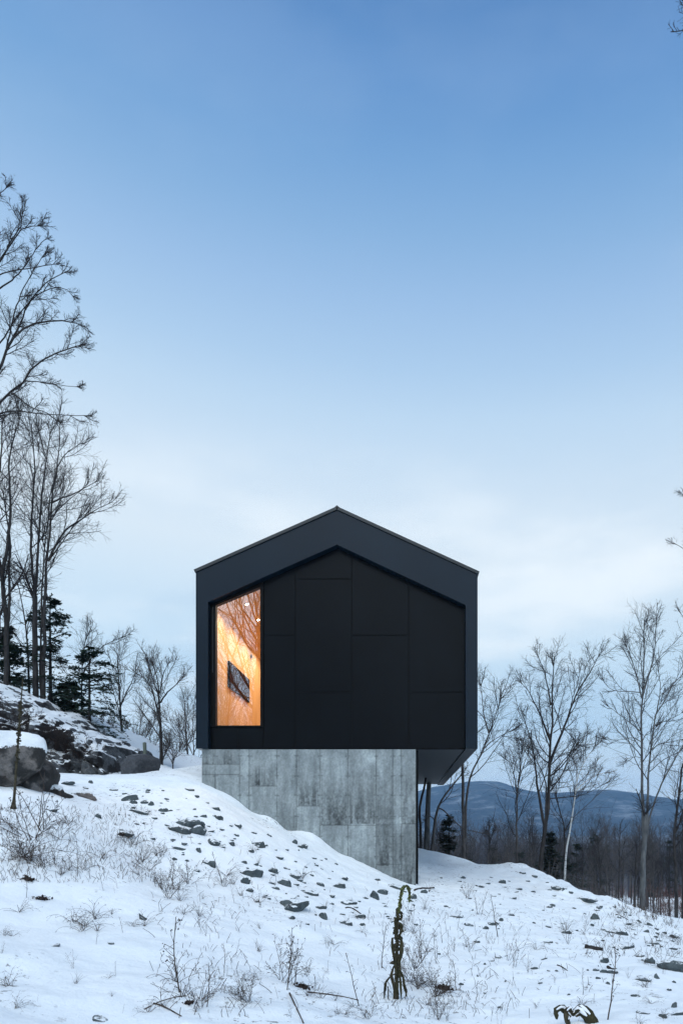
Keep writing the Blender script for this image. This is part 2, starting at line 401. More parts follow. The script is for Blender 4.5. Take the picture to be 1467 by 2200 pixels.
# single gable ring front so the frame reads as one folded sheet
def ring(mb, y0, y1):
    out = [(oL[0], zb), oL, ridge, oR, (oR[0], zb)]; inn = [(iL[0], zb), iL, iridge, iR, (iR[0], zb)]
    V = [(p[0], y, p[1]) for y in (y0, y1) for p in out+inn]; q = []
    for i in range(4):
        a, b, c, d = i, i+1, 5+i+1, 5+i
        q += [(a, b, c, d), (10+d, 10+c, 10+b, 10+a), (a, 10+a, 10+b, b), (d, c, 10+c, 10+d)]
    q += [(0, 5, 15, 10), (4, 14, 19, 9)]
    mb.add(V, q)
m = MB(); ring(m, YF, YB); shell = part('outer_shell', m, M['frame_metal'])
# underside band of the shell edges: slim sheet 3 mm proud
m = MB(); m.box(iR[0]+.004, oR[0]-.004, YF+.004, YB-.004, zb-.006, zb-.002); part('underside_band', m, M['soffit'])
# roof sheets with thin edge flashing
def strip(a, b, th, y0, y1, mb, off=0.):
    a = np.array(a); b = np.array(b); d = (b-a)/np.linalg.norm(b-a); n = np.array([-d[1], d[0]]);
    if n[1] < 0: n = -n
    p = [a+n*off, b+n*off, b+n*(off+th), a+n*(off+th)]
    mb.prism([tuple(x) for x in p], y0, y1)
m = MB(); strip((oL[0]-.012, oL[1]-.006), ridge, .062, YF-.03, YB+.03, m, .003); part('roof_sheet', m, M['flash'])
m = MB(); strip(ridge, (oR[0]+.012, oR[1]-.006), .062, YF-.03, YB+.03, m, .003); part('roof_sheet', m, M['flash'])
m = MB(); cx_, cz_ = ridge; m.prism([(cx_-.06, cz_+.045), (cx_+.06, cz_+.045), (cx_, cz_+.095)], YF-.028, YB+.028); part('ridge_cap', m, M['flash'])
# inner gable cladding panels, real joints
def clip(poly, axis, v, keep_less):
    out = []
    for i in range(len(poly)):
        p, q = poly[i], poly[(i+1) % len(poly)]
        ip = (p[axis] <= v) == keep_less; iq = (q[axis] <= v) == keep_less
        if ip: out.append(p)
        if ip != iq:
            t = (v-p[axis])/(q[axis]-p[axis]); out.append((p[0]+t*(q[0]-p[0]), p[1]+t*(q[1]-p[1])))
    return out
g_ = .017
gab = [(iL[0], zb), (iR[0], zb), iR, iridge, iL]
def px2x(px, Y=YP): return (px-CX)/F*Y
def py2z(py, Y=YP): return (CY-py)/F*Y
# the gable opening polygon, shrunk a touch so that nothing is coplanar
gab = [(iL[0]+.003, zb+.012), (iR[0]-.003, zb+.012), (iR[0]-.003, iR[1]-.004), (iridge[0], iridge[1]-.006), (iL[0]+.003, iL[1]-.004)]
wx0, wx1, wz0 = px2x(449), px2x(566), py2z(1562)
cols = [(449, 511, [1608, 1562]), (511, 566, [1608, 1562]), (566, 634.5, [1608, 1365, 1000]), (634.5, 755.5, [1608, 1487, 1244, 1000]), (755.5, 877.5, [1608, 1365, 1000]), (877.5, 1003, [1608, 1487, 1000])]
pm = MB()
for a, b, rows in cols:
    for k in range(len(rows)-1):
        x0 = px2x(a)+g_/2 if a > 450 else gab[0][0]; x1 = px2x(b)-g_/2
        z0 = py2z(rows[k])+g_/2; z1 = py2z(rows[k+1])-g_/2
        p = clip(clip(clip(clip(gab, 0, x0, False), 0, x1, True), 1, z0, False), 1, z1, True)
        if len(p) >= 3: pm.prism(p[::1], YP, YP+.012)
part('gable_cladding', pm, M['cladding'])
bm_ = MB(); full = [(iL[0]+.001, zb+.01), (iR[0]-.001, zb+.01), (iR[0]-.001, iR[1]-.002), (iridge[0], iridge[1]-.003), (iL[0]+.001, iL[1]-.002)]
bx = wx1-.0
bm_.prism(clip(full, 0, bx+.002, False), YP+.016, YP+.13)
bm_.prism(clip(clip(full, 0, bx, True), 1, wz0-.002, True), YP+.016, YP+.13)
part('gable_backing', bm_, M['groove'])
# window: frame ring + pane. slope of the roof inside the opening
sl = (iridge[1]-iL[1])/(iridge[0]-iL[0])
def zt(x, d=0.): return iL[1]+sl*(x-iL[0])-d
win = MB(); Y0w, Y1w = YP-.035, YP+.10
def quadprism(p, y0=None, y1=None): win.prism(p, Y0w if y0 is None else y0, Y1w if y1 is None else y1)
gx0, gx1, gz0 = px2x(465), px2x(560), py2z(1559)
fx0 = iL[0]+.004
gt0 = py2z(1301); gt1 = py2z(1262)
quadprism([(fx0, wz0), (gx0, wz0), (gx0, zt(gx0, .01)), (fx0, zt(fx0, .01))])
quadprism([(gx1, wz0), (wx1-.001, wz0), (wx1-.001, zt(wx1, .01)), (gx1, zt(gx1, .01))])
quadprism([(gx0+.001, wz0), (gx1-.001, wz0), (gx1-.001, gz0), (gx0+.001, gz0)], Y0w+.004)
quadprism([(gx0+.001, gt0), (gx1-.001, gt1), (gx1-.001, zt(gx1, .012)), (gx0+.001, zt(gx0, .012))], Y0w+.004)
window = part('window', win, M['reveal'])
hd = MB(); hd.box(fx0+.05, fx0+.062, Y0w-.03, Y0w-.002, gz0+1.15, gt0-.05); part('window_track', hd, M['flash'], window)
gm = MB(); gm.add([(gx0, YP+.03, gz0), (gx1, YP+.03, gz0), (gx1, YP+.03, gt1), (gx0, YP+.03, gt0)], [(0, 1, 2, 3)]); part('pane', gm, M['glass'], window)
# floor slab / soffit and rear wall
m = MB(); m.box(iL[0]+.002, iR[0]-.002, YF+.22, YB-.05, zb+.03, zb+.3); part('soffit', m, M['soffit'])
m = MB(); m.prism([(iL[0], zb+.3), (iR[0], zb+.3), iR, iridge, iL], YB-.25, YB-.05); part('rear_wall', m, M['cladding'])
# interior room
IY0, IY1 = YP+.14, 24.0
xw = -4.2; ze = 4.80; slp = .445; xr = px2x(720)
def ceil_z(x): return ze+slp*(x-xw)
m = MB(); m.box(xw-.03, xw, IY0, IY1, 1.98, ze+.03); part('interior_wall', m, M['plywood'])
m = MB(); m.prism([(xw, ceil_z(xw)), (xr, ceil_z(xr)), (xr, ceil_z(xr)+.03), (xw, ceil_z(xw)+.03)], IY0, IY1); part('interior_ceiling', m, M['plywood'])
m = MB(); m.box(xw, xr, IY0, IY1, 1.995, 2.02); part('interior_floor', m, M['floor_wood'])
m = MB(); m.box(xr, xr+.03, IY0, IY1, 2.0, ceil_z(xr)+.03); part('interior_wall', m, M['plywood'])
m = MB(); m.prism([(xw, 2.0), (xr, 2.0), (xr, ceil_z(xr)), (xw, ze)], IY1, IY1+.03); part('interior_wall', m, M['plywood'])
# thermostat disc
def disc(mb, c, n, r, th, k=20):
    c = np.array(c, float); n = np.array(n, float); n /= np.linalg.norm(n)
    u = np.cross(n, [0, 1, 0] if abs(n[1]) < .9 else [1, 0, 0]); u /= np.linalg.norm(u); v = np.cross(n, u)
    a = np.arange(k)/k*2*np.pi; rim = np.cos(a)[:, None]*u+np.sin(a)[:, None]*v
    V = np.concatenate([c+rim*r, c+rim*r+n*th, [c, c+n*th]])
    q = [(i, (i+1) % k, k+(i+1) % k, k+i) for i in range(k)]
    t = [(2*k, (i+1) % k, i) for i in range(k)]+[(2*k+1, k+i, k+(i+1) % k) for i in range(k)]
    mb.add(V, q, t)
m = MB(); disc(m, (xw+.001, 18.6, 4.62), (1, 0, 0), .055, .03); part('wall_sensor', m, M['flash'])
cn = np.array([slp, 0, -1.]); cn /= np.linalg.norm(cn)
for i, (lx, ly) in enumerate([(-3.6, 15.56), (-3.6, 16.76), (-3.6, 17.96), (-3.6, 19.16), (-3.6, 20.4), (-2.2, 16.2), (-2.2, 17.9), (-2.2, 19.6), (-2.2, 21.3)]):
    m = MB(); c = np.array([lx, ly, ceil_z(lx)-.002]); disc(m, c, cn, .045, .008); rim = part('downlight', m, M['capsnow'])
    m = MB(); disc(m, c+cn*.0085, cn, .03, .004); part('lens', m, M['lamp'], rim)
    L = bpy.data.lights.new('downlight_lamp', 'SPOT'); L.energy = 112; L.color = (1, .74, .47); L.shadow_soft_size = .04; L.spot_size = 2.75; L.spot_blend = .8
    lo = obj('downlight_bulb', L, house, c+cn*.03-HL)
# television on the left wall, 2.1 x 0.62 m
tv = empty('television', (xw, 17.2, 3.3), 'wide black flat screen mounted on the lit timber wall inside the window', 'television')
m = MB(); m.box(xw+.002, xw+.05, 16.17, 18.27, 3.30, 3.92); me = m.mesh('tv_body', M['reveal']); o = obj('body', me, tv, (-xw, -17.2, -3.3)); bevel(o, .008)
m = MB(); m.box(xw+.051, xw+.053, 16.2, 18.24, 3.33, 3.89); o = obj('screen', m.mesh('tv_screen', M['screen']), tv, (-xw, -17.2, -3.3))

# concrete base -------------------------------------------------
cx0, cx1 = (434-CX)/F*14.77, (893-CX)/F*14.77; YC = 14.77
def concrete_front():
    nx, nz = 372, 300
    xs = np.linspace(cx0, cx1, nx); zs = np.linspace(-2.4, zb-.008, nz)
    X, Z = np.meshgrid(xs, zs); px = X/YC*F+CX; py = CY-Z/YC*F
    tone = np.ones(X.shape); dep = np.zeros(X.shape)
    vs = [434, 463, 515, 535.5, 595, 637, 687, 747, 808, 843.5, 862, 893]
    r = np.random.default_rng(4)
    for a, b in zip(vs[:-1], vs[1:]):
        k = (px >= a) & (px < b); tone[k] *= r.uniform(.95, 1.05)
    def region(a, b, c, d, f):
        k = (px >= a) & (px < b) & (py >= c) & (py < d); tone[k] *= f
    region(434, 463, 1600, 2100, .84); region(463, 515, 1642, 2100, 1.09); region(535.5, 595, 1689, 2100, 1.1); region(637, 687, 1732, 2100, 1.1); region(515, 535.5, 1600, 2000, 1.08)
    region(687, 747, 1773, 2100, 1.06); region(747, 808, 1770, 2100, 1.07); region(843.5, 862, 1645, 1790, 1.18); region(808, 893, 1770, 2100, .82); region(595, 637, 1690, 2000, .93)
    def stain(cx, cy, rx, ry, f, sd):
        n = fbm(px*.05, py*.03, 4, sd); d = ((px-cx)/rx)**2+((py-cy)/ry)**2
        tone[:] = tone*(1-(1-f)*np.clip(1.25-d+n*.5, 0, 1))
    def run(x0, x1, y0, y1, f, sd, fr=.22):       # damp run ending on a formwork joint
        k = (px >= x0) & (px < x1) & (py >= y0) & (py < y1); g = np.clip((py-y0)/(y1-y0), 0, 1)**.8
        e = np.clip(np.minimum(px-x0, x1-px)/3., 0, 1); n = np.clip(.62+.75*fbm(px*fr, py*.02, 4, sd)+.45*fbm(px*.3, py*.25, 3, sd+7), 0, 1.25)
        tone[k] *= (1-(1-f)*g*n*e)[k]
    run(546, 560, 1640, 1687, .35, 201); run(560, 592, 1640, 1689, .62, 202); run(640, 686, 1672, 1731, .38, 203); run(672, 680, 1628, 1731, .5, 204); run(688, 747, 1660, 1772, .45, 205, .1); run(748, 807, 1680, 1770, .50, 206)
    run(808, 843, 1640, 1860, .52, 207, .1); run(843, 893, 1760, 1910, .5, 208); run(862, 893, 1610, 1770, .6, 209); run(480, 500, 1600, 1642, .5, 210); run(434, 462, 1600, 1642, .6, 211); run(634, 646, 1600, 1650, .5, 212); run(760, 860, 1640, 1760, .75, 213, .08)
    run(596, 636, 1640, 1800, .78, 214); run(463, 515, 1600, 1640, .8, 215)
    for i, s in enumerate([(797, 1628, 10, 14, 1.45), (700, 1632, 25, 10, 1.1), (560, 1700, 30, 10, 1.05), (760, 1650, 22, 12, 1.1)]): stain(*s, 150+i)
    tone *= 1+.13*np.clip(fbm(px*.35, py*.3, 3, 221), -1, 1)
    # soft drips
    tone *= 1+.10*fbm(px*.11, py*.006, 3, 61)
    tone *= 1+.14*fbm(px*.028, py*.022, 4, 71)
    tone[:] = np.clip(1+(tone-1)*1.1, .2, 2)
    def vseam(x, a=1600, b=2100, d=.4, w=.9):
        k = np.exp(-((px-x)/w)**2)*((py >= a) & (py <= b)); jag = .6+.4*fbm(px*.0+x, py*.12, 3, int(x))
        tone[:] *= 1-(1-d)*k*np.clip(jag+.2, .2, 1); dep[:] = dep+k*.006
    def hseam(y, a, b, d=.5, w=.9):
        k = np.exp(-((py-y)/w)**2)*((px >= a) & (px <= b)); tone[:] *= 1-(1-d)*k; dep[:] = dep+k*.006
    for x in vs[1:-1]: vseam(x)
    for y, a, b in [(1642, 434, 515), (1664, 434, 515), (1689, 535.5, 595), (1732, 637, 687), (1773, 687, 808), (1770, 862, 893), (1857, 808, 862)]: hseam(y, a, b)
    # tie holes along the seams
    for x in vs[1:-1]:
        for y in (1624, 1667, 1709, 1754, 1797, 1840):
            for dx in (-3, 3):
                d = ((px-x-dx-r.uniform(-1, 1))**2+(py-y-r.uniform(-1, 1))**2); tone *= 1-.5*np.exp(-d/2.2)
            d = np.abs(py-y)/1.2+np.abs(px-x)/7; tone *= 1-.25*np.exp(-d**2)
    # darker towards the right edge
    tone *= 1-.35*np.exp(-((px-893)/3.)**2)
    Y = YC+dep
    V = np.stack([X, Y, Z], -1).reshape(-1, 3)
    i = np.arange(nz-1)[:, None]*nx+np.arange(nx-1)[None]
    q = np.stack([i, i+1, i+nx+1, i+nx], -1).reshape(-1, 4)
    n0 = len(V); zt_ = zb-.008; zl_ = -2.4
    # rest of the block
    bot, top = 0, (nz-1)*nx
    right = np.arange(nz)*nx+nx-1; left = np.arange(nz)*nx
    V2 = [V]; q2 = [q]
    back = np.array([(cx1, YB-.3, z) for z in zs]+[(cx0, YB-.3, z) for z in zs]); V2.append(back)
    for k in range(nz-1):
        q2.append(np.array([[right[k], n0+k, n0+k+1, right[k+1]], [left[k], left[k+1], n0+nz+k+1, n0+nz+k], [n0+k, n0+nz+k, n0+nz+k+1, n0+k+1]]))
    V = np.concatenate(V2); q = np.concatenate(q2)
    col = np.ones((len(V), 4), np.float32); tn = np.clip(tone.ravel(), .12, 2); col[:n0, :3] = tn[:, None]*np.array([1, 1, 1])
    me = mk_mesh('concrete_base', V-HL, q, None, False, M['concrete'])
    at = me.color_attributes.new('tone', 'FLOAT_COLOR', 'POINT'); at.data.foreach_set('color', col.ravel())
    obj('concrete_base', me, house)
concrete_front()
m = MB(); m.box(cx1+.003, cx1+.055, YC+.22, YB-.3, -2.2, zb-.01); part('side_cladding', m, M['reveal'])

# ------------------------------------------------------------------ rocks
def ico(sub):
    import bmesh
    bm = bmesh.new(); bmesh.ops.create_icosphere(bm, subdivisions=sub, radius=1)
    V = np.array([v.co[:] for v in bm.verts]); t = np.array([[v.index for v in f.verts] for f in bm.faces]); bm.free(); return V, t
def n3(V, s, seed): return (fbm(V[:, 0]*s+seed, V[:, 1]*s-seed, 3, seed)+fbm(V[:, 1]*s+5, V[:, 2]*s+seed, 3, seed+9)+fbm(V[:, 2]*s, V[:, 0]*s+7, 3, seed+17))/3
def rock_mesh(seed, mat, sub=3, cuts=7, amp=.16):
    r = np.random.default_rng(seed); V, t = ico(sub)
    for _ in range(cuts):
        n = r.normal(size=3); n /= np.linalg.norm(n); d = r.uniform(.45, .85); p = V@n
        V = V-np.maximum(p-d, 0)[:, None]*n*.92
    V = V*(1+amp*1.3*n3(V, 1.7, seed)[:, None]+.08*n3(V, 4, seed+3)[:, None])
    me = mk_mesh('stone', V, None, t, True, mat); 
    return me
protos = [rock_mesh(s, M['rock']) for s in range(9)]
for me in protos: me.polygons.foreach_set('use_smooth', np.zeros(len(me.polygons), bool))
# px, py, width px, height px
stones = """403,1692,22,9;351,1739,20,10;418,1738,8,7;436,1753,12,7;460,1734,18,10;470,1757,16,11;400,1764,55,19;425,1781,30,20;383,1781,42,14;452,1785,15,4;510,1772,18,9;506,1793,10,6;544,1788,13,4;477,1782,13,3;496,1775,8,4;577,1793,10,6;451,1806,25,10;393,1812,19,5;378,1819,25,13;427,1824,10,12;476,1817,18,7;496,1811,15,9;549,1809,28,15;539,1828,11,7;631,1807,11,9;653,1817,15,10;643,1818,13,5;592,1825,8,4;597,1840,20,5;615,1825,8,4;673,1843,10,3;657,1862,9,4;635,1851,6,4;615,1865,14,5;374,1845,8,6;402,1849,8,5;443,1850,23,12;456,1854,14,18;421,1869,22,6;523,1851,12,7;549,1855,9,10;538,1874,46,18;582,1868,22,9;528,1891,17,15;610,1894,28,16;643,1889,20,8;630,1880,26,8;686,1897,14,11;585,1897,16,5;635,1899,18,5;298,1744,40,7;262,1785,30,13;209,1752,10,9;623,1942,64,24;662,1913,29,17;694,1966,17,17;625,1927,27,8;724,1901,25,12;733,1979,22,9;686,1950,30,6;625,1971,12,8;537,1912,14,9;589,1907,20,4;308,1970,34,18;237,2027,15,4;113,2030,18,6;212,2187,26,15;552,1936,12,5;741,1887,15,9;732,1900,14,10;803,1922,15,18;822,1915,20,13;848,1900,30,17;810,1889,10,5;753,1935,35,14;773,1967,18,11;742,1981,26,12;778,1986,12,8;886,1925,14,13;911,1915,14,9;1078,1893,15,10;1084,1905,8,4;1122,1875,12,6;1147,1881,11,8;1202,1906,26,7;1227,1916,10,6;1263,1934,48,8;1245,1930,12,5;1278,1969,14,14;1272,1987,8,7;1310,1996,33,17;1336,2003,20,13;1343,2028,68,18;1388,2000,9,8;1400,2025,25,7;1300,2063,21,15;1371,2053,18,5;1396,2062,21,17;1450,2072,56,28;1446,2036,20,10;1308,2086,28,10;1318,2080,10,5;1283,2083,15,6;1285,2100,11,7;1383,2104,28,9;1411,2096,10,14;1305,2112,8,6;1366,2139,16,6;1381,2174,23,11;1424,2182,15,12;1449,2156,10,20;1454,2177,30,10;1052,1981,28,9;1077,1976,11,9;1042,1992,12,8;1217,2002,18,9;1177,2023,16,5;1169,2058,10,7;1069,2057,12,4;976,1967,26,5;1006,1985,17,9;1102,1929,16,4;1114,1910,16,4;1074,2164,8,5;1446,2012,20,8;138,1682,32,6;182,1690,12,9;195,1679,7,9;245,1695,18,8;277,1711,25,16;266,1703,14,6;285,1723,14,9;323,1725,11,10;310,1722,12,8;97,1679,24,5;113,1739,20,8;350,1698,5,4;330,1757,10,5;360,1772,12,5;560,1860,8,4;700,1845,6,4;690,1866,6,3;668,1880,8,4;712,1925,12,6;705,1886,8,4;660,1985,9,4;950,1900,6,3;985,1893,10,3;1020,1912,9,3;1048,1898,10,4;1060,1925,9,3;1010,1930,6,3;1145,1915,8,4;1175,1895,6,4;1190,1925,8,3;1232,1950,9,5;1256,1962,7,5;1330,1970,10,6;1350,1985,11,6;1372,1978,9,5;1392,1985,12,7;1410,1996,10,5;1360,1996,8,5;1408,2012,9,5;1430,2024,9,4;1425,2003,10,5;1340,1958,9,4;1318,1948,9,4;1352,1966,6,4"""
S = np.array([[float(v) for v in s.split(',')] for s in stones.split(';')])
r = np.random.default_rng(2)
ex = []
while len(ex) < 80:
    x = r.uniform(250, 900); lo = np.interp(x, [250, 434, 620, 893], [1690, 1710, 1800, 1912]); hi = np.interp(x, [250, 450, 650, 900], [1760, 1880, 1975, 1990]); y = r.uniform(lo, hi)
    if np.min(np.hypot(S[:, 0]-x, (S[:, 1]-y)*1.6)) > 11: w_ = r.uniform(3, 11)**1.0; ex.append([int(x), int(y), w_, w_*r.uniform(.3, .6)])
while len(ex) < 150:
    x = r.uniform(940, 1465); lo = np.interp(x, [940, 1060, 1130, 1210, 1300, 1467], [1880, 1885, 1880, 1912, 1940, 2025]); y = lo+r.random()**1.6*(2140-lo)
    if np.min(np.hypot(S[:, 0]-x, (S[:, 1]-y)*1.6)) > 11: w_ = r.uniform(3, 12)*r.random()**.5+2; ex.append([int(x), int(y), w_, w_*r.uniform(.3, .6)])
S = np.concatenate([S, ex])
hp = hits(np.stack([S[:, 0], S[:, 1]+S[:, 3]*.45], 1))
named = {(400,1764): ('broad snow capped slate slab, largest of the pile on the upper slope', 0), (425,1781): ('round dark stone tucked below the snow capped slab', 0), (538,1874): ('long humped grey stone midway down the slope below the concrete', 0),
 (623,1942): ('longest flat stone of the slope below the concrete wall, lowest of its cluster', 0), (610,1894): ('blocky stone in the cluster above the longest flat stone', 0), (308,1970): ('tilted brown slab poking out beside dry stalks on lower left slope', 0),
 (1343,2028): ('long low mossy rock ledge half buried on right slope', 0), (1450,2072): ('big dark rock under a snow drift at the right edge of the photo', 0), (1310,1996): ('wedge shaped stone above the mossy ledge on right slope', 0),
 (1300,2063): ('pointed grey stone standing alone below the mossy ledge', 0), (1396,2062): ('rounded upright grey stone left of the big right edge rock', 0), (803,1922): ('upright egg shaped stone left of the hooked mullein', 0),
 (848,1900): ('stone at the foot of the concrete corner above the mullein', 0), (1278,1969): ('small dark knob of stone standing upright on the right slope', 0), (277,1711): ('angular black stone on the left terrace', 0), (1263,1934): ('long flat dark slab near the right crest', 0), (212,2187): ('dark clod at the lower left edge of the photo', 0)}
for i, (px, py, w, h) in enumerate(S):
    X, Y, Z = hp[i]; s = Y/F
    me = protos[i % 9]; o = obj('stone', me)
    rx = w*s*.66*r.uniform(.9, 1.2); rz = max(h*s*.9, .024); ry = rx*r.uniform(.6, .9)
    if rx > 3*rz: rz *= 1.2
    o.location = (X, Y+ry*.4, Z-rz*.12); o.scale = (rx, ry, rz)
    o.rotation_euler = (r.uniform(-.15, .15), r.uniform(-.1, .1)+(.12 if px < 800 else .05), r.uniform(-.5, .5)+(math.pi if i % 2 else 0))
    k = (int(px), int(py))
    if k == (308, 1970): o.rotation_euler = (.1, .75, 0); o.scale = (rx*1.1, ry*.5, rz*.6)
    if k in named: tag(o, named[k][0], 'stone')
    elif px < 560 and py < 1760: tag(o, 'dark stone poking through snow on the upper left terrace', 'stone', 'stones on the upper left terrace')
    elif px < 560: tag(o, 'dark slate stone poking through snow on the left slope', 'stone', 'stones on the left slope')
    elif px < 935: tag(o, 'dark slate stone poking through snow below the concrete wall', 'stone', 'stones below the concrete wall')
    elif py < 1960: tag(o, 'small dark stone in the snow near the right crest', 'stone', 'stones near the right crest')
    else: tag(o, 'dark stone poking through snow on the lower right slope', 'stone', 'stones on the lower right slope')
# larger boulders with their own snow caps
def boulder(name, label, c, rad, seed, mat, cap=None, rot=0, sub=5, cuts=9, amp=.2, cap_lo=.35):
    r = np.random.default_rng(seed); V, t = ico(sub)
    for _ in range(cuts):
        n = r.normal(size=3); n /= np.linalg.norm(n); d = r.uniform(.55, .88); p = V@n
        V = V-np.maximum(p-d, 0)[:, None]*n*.85
    V = V*(1+amp*n3(V, 1.5, seed)[:, None]+.06*n3(V, 4, seed+3)[:, None]+.025*n3(V, 11, seed+5)[:, None])
    V = V*np.array(rad)
    e = empty(name, c, label, 'boulder'); e.rotation_euler = (0, 0, rot)
    N = np.zeros_like(V); a, b2, c2 = V[t[:, 0]], V[t[:, 1]], V[t[:, 2]]; fn = np.cross(b2-a, c2-a)
    for k in range(3): np.add.at(N, t[:, k], fn)
    N /= np.linalg.norm(N, axis=1, keepdims=True)+1e-9; U = V/np.array(rad)
    if cap: V[:, 2] = np.where(V[:, 2] > .62*rad[2], .62*rad[2]+(V[:, 2]-.62*rad[2])*.45, V[:, 2])
    wgt = sm(.0, .22, U[:, 2]+.16*U[:, 1]-.30*U[:, 0]-cap_lo+.22*n3(U, 2.2, seed+8)+.10*n3(U, 7, seed+9))*sm(-.35, -.05, N[:, 2]) if cap else np.zeros(len(V))
    lump = sm(0, 1, wgt)*(cap or 0)*sm(.2, .8, N[:, 2]); V = V+np.array([0, 0, 1.])*lump[:, None]
    me = mk_mesh('rock_body', V, None, t, True, mat); col = np.ones((len(V), 4), np.float32); col[:, :3] = wgt[:, None]
    me.color_attributes.new('snow', 'FLOAT_COLOR', 'POINT').data.foreach_set('color', col.ravel()); obj('rock_body', me, e)
    return e
boulder('boulder', 'big weathered boulder with thick snow cap at left edge', W(-34, 1640, 10.6)+np.array([0, .4, -.02]), (.70, .6, .66), 21, M['rock2'], cap=.05, cuts=9, amp=.24, cap_lo=.02)
boulder('boulder', 'brown grey boulder leaning against the snow capped boulder at left edge', W(54, 1672, 10.9)+np.array([.0, .45, -.05]), (.27, .4, .46), 33, M['rock2'], cuts=6)
boulder('boulder', 'dark rounded boulder at the end of the terrace beside bare saplings', W(303, 1655, 18.6), (.58, .5, .42), 12, mat_rock('dark_boulder', (.03, .033, .038), (.085, .09, .10), .93, 1.1, .5, 3), cuts=6)
boulder('boulder', 'low snow topped rock beside dry stalks below the left terrace', W(157, 1718, 12.0)+np.array([0, .2, 0]), (.30, .3, .17), 14, M['rock2'], cap=.06, cuts=5)
boulder('boulder', 'snow mounded rock right of the big left boulder', W(108, 1712, 11.4)+np.array([0, .2, -.02]), (.26, .3, .18), 15, M['rock2'], cap=.10, cuts=4)

def outcrop():
    prof = [(-300,1360),(-160,1420),(-60,1468),(0,1495),(25,1505),(45,1522),(80,1530),(100,1540),(122,1560),(150,1574),(180,1585),(205,1594),(225,1606),(240,1628),(248,1655),(255,1668)]
    px = np.linspace(-300, 255, 260); top = np.interp(px, [p[0] for p in prof], [p[1] for p in prof])
    sec = [(18.7, None), (18.75, .0), (18.7, .12), (18.75, .25), (18.8, .38), (18.85, .5), (18.95, .62), (19.1, .73), (19.3, .84), (19.55, .92), (19.9, .97), (20.4, 1.0), (21.1, 1.03), (22.2, 1.05), (23.2, .9)]
    ts = np.linspace(0, len(sec)-1, 90); Yc = np.interp(ts, range(len(sec)), [s[0] for s in sec]); Hc = np.interp(ts, range(len(sec)), [-.3 if s[1] is None else s[1] for s in sec])
    X = np.zeros((len(ts), len(px))); Y = X.copy(); Z = X.copy()
    for j in range(len(ts)):
        y = Yc[j]; Yt = 20.3; zt_ = (CY-top)/F*Yt; zbm = 1.40
        X[j] = (px-CX)/F*19.4; Y[j] = y; Z[j] = zbm+(zt_-zbm)*Hc[j]
    n = fbm(X*.9, Z*1.3, 5, 41); n2 = fbm(X*2.5+Z, Z*2.5+Y, 4, 43)
    blk = np.floor(X*.9+n*.8)+np.floor(Z*1.4+n*.9)*3.7; blkn = (np.sin(blk*12.9898)*43758.5453) % 1
    face = sm(1.05, .6, np.broadcast_to(Hc[:, None], X.shape))
    Y = Y-(n*.35+blkn*.32+n2*.12)*face; Z = Z+n2*.10+n*.10+(blkn-.5)*.10
    V = np.stack([X, Y, Z], -1).reshape(-1, 3); nx = len(px)
    i = np.arange(len(ts)-1)[:, None]*nx+np.arange(nx-1)[None]
    q = np.stack([i, i+1, i+nx+1, i+nx], -1).reshape(-1, 4)
    c = np.array([-10, 19, 1.4]); e = empty('rock_outcrop', c, 'dark craggy rock ledge dusted with snow below the left trees', 'rock outcrop')
    obj('rock_face', mk_mesh('rock_face', V-c, q, None, True, M['ledge']), e)
    rr = np.random.default_rng(3)     # hanging dead ferns and twigs on the lip
    sx = rr.uniform(-60, 245, 420); St = np.interp(sx, [p[0] for p in prof], [p[1] for p in prof])
    base = np.stack([(sx-CX)/F*19.6, 19.0+rr.uniform(-.3, .9, 420), (CY-St)/F*19.9-rr.uniform(-.02, .6, 420)], -1)
    D = rr.normal(size=(420, 3))*np.array([.6, .4, .5])+np.array([0, -.4, -.1]); P = base[:, None]+D[:, None]*np.linspace(0, .34, 5)[None, :, None]
    P[:, :, 2] -= (np.linspace(0, 1, 5)**2*.12)[None]
    V1, q1 = tube_arrays(P, np.full((420, 5), .008)*np.linspace(1, .4, 5), 3)
    Q, R = grow(rr, P, np.full((420, 5), .008), 7, (30, 70), .45, 3, -.1, .2, rmin=.005)
    V2, q2 = tube_arrays(Q, R, 3)
    obj('hanging_brush', mk_mesh('hanging_brush', np.concatenate([V1, V2])-c, np.concatenate([q1, q2+len(V1)]), None, True, M['weed_dark']), e)
outcrop()

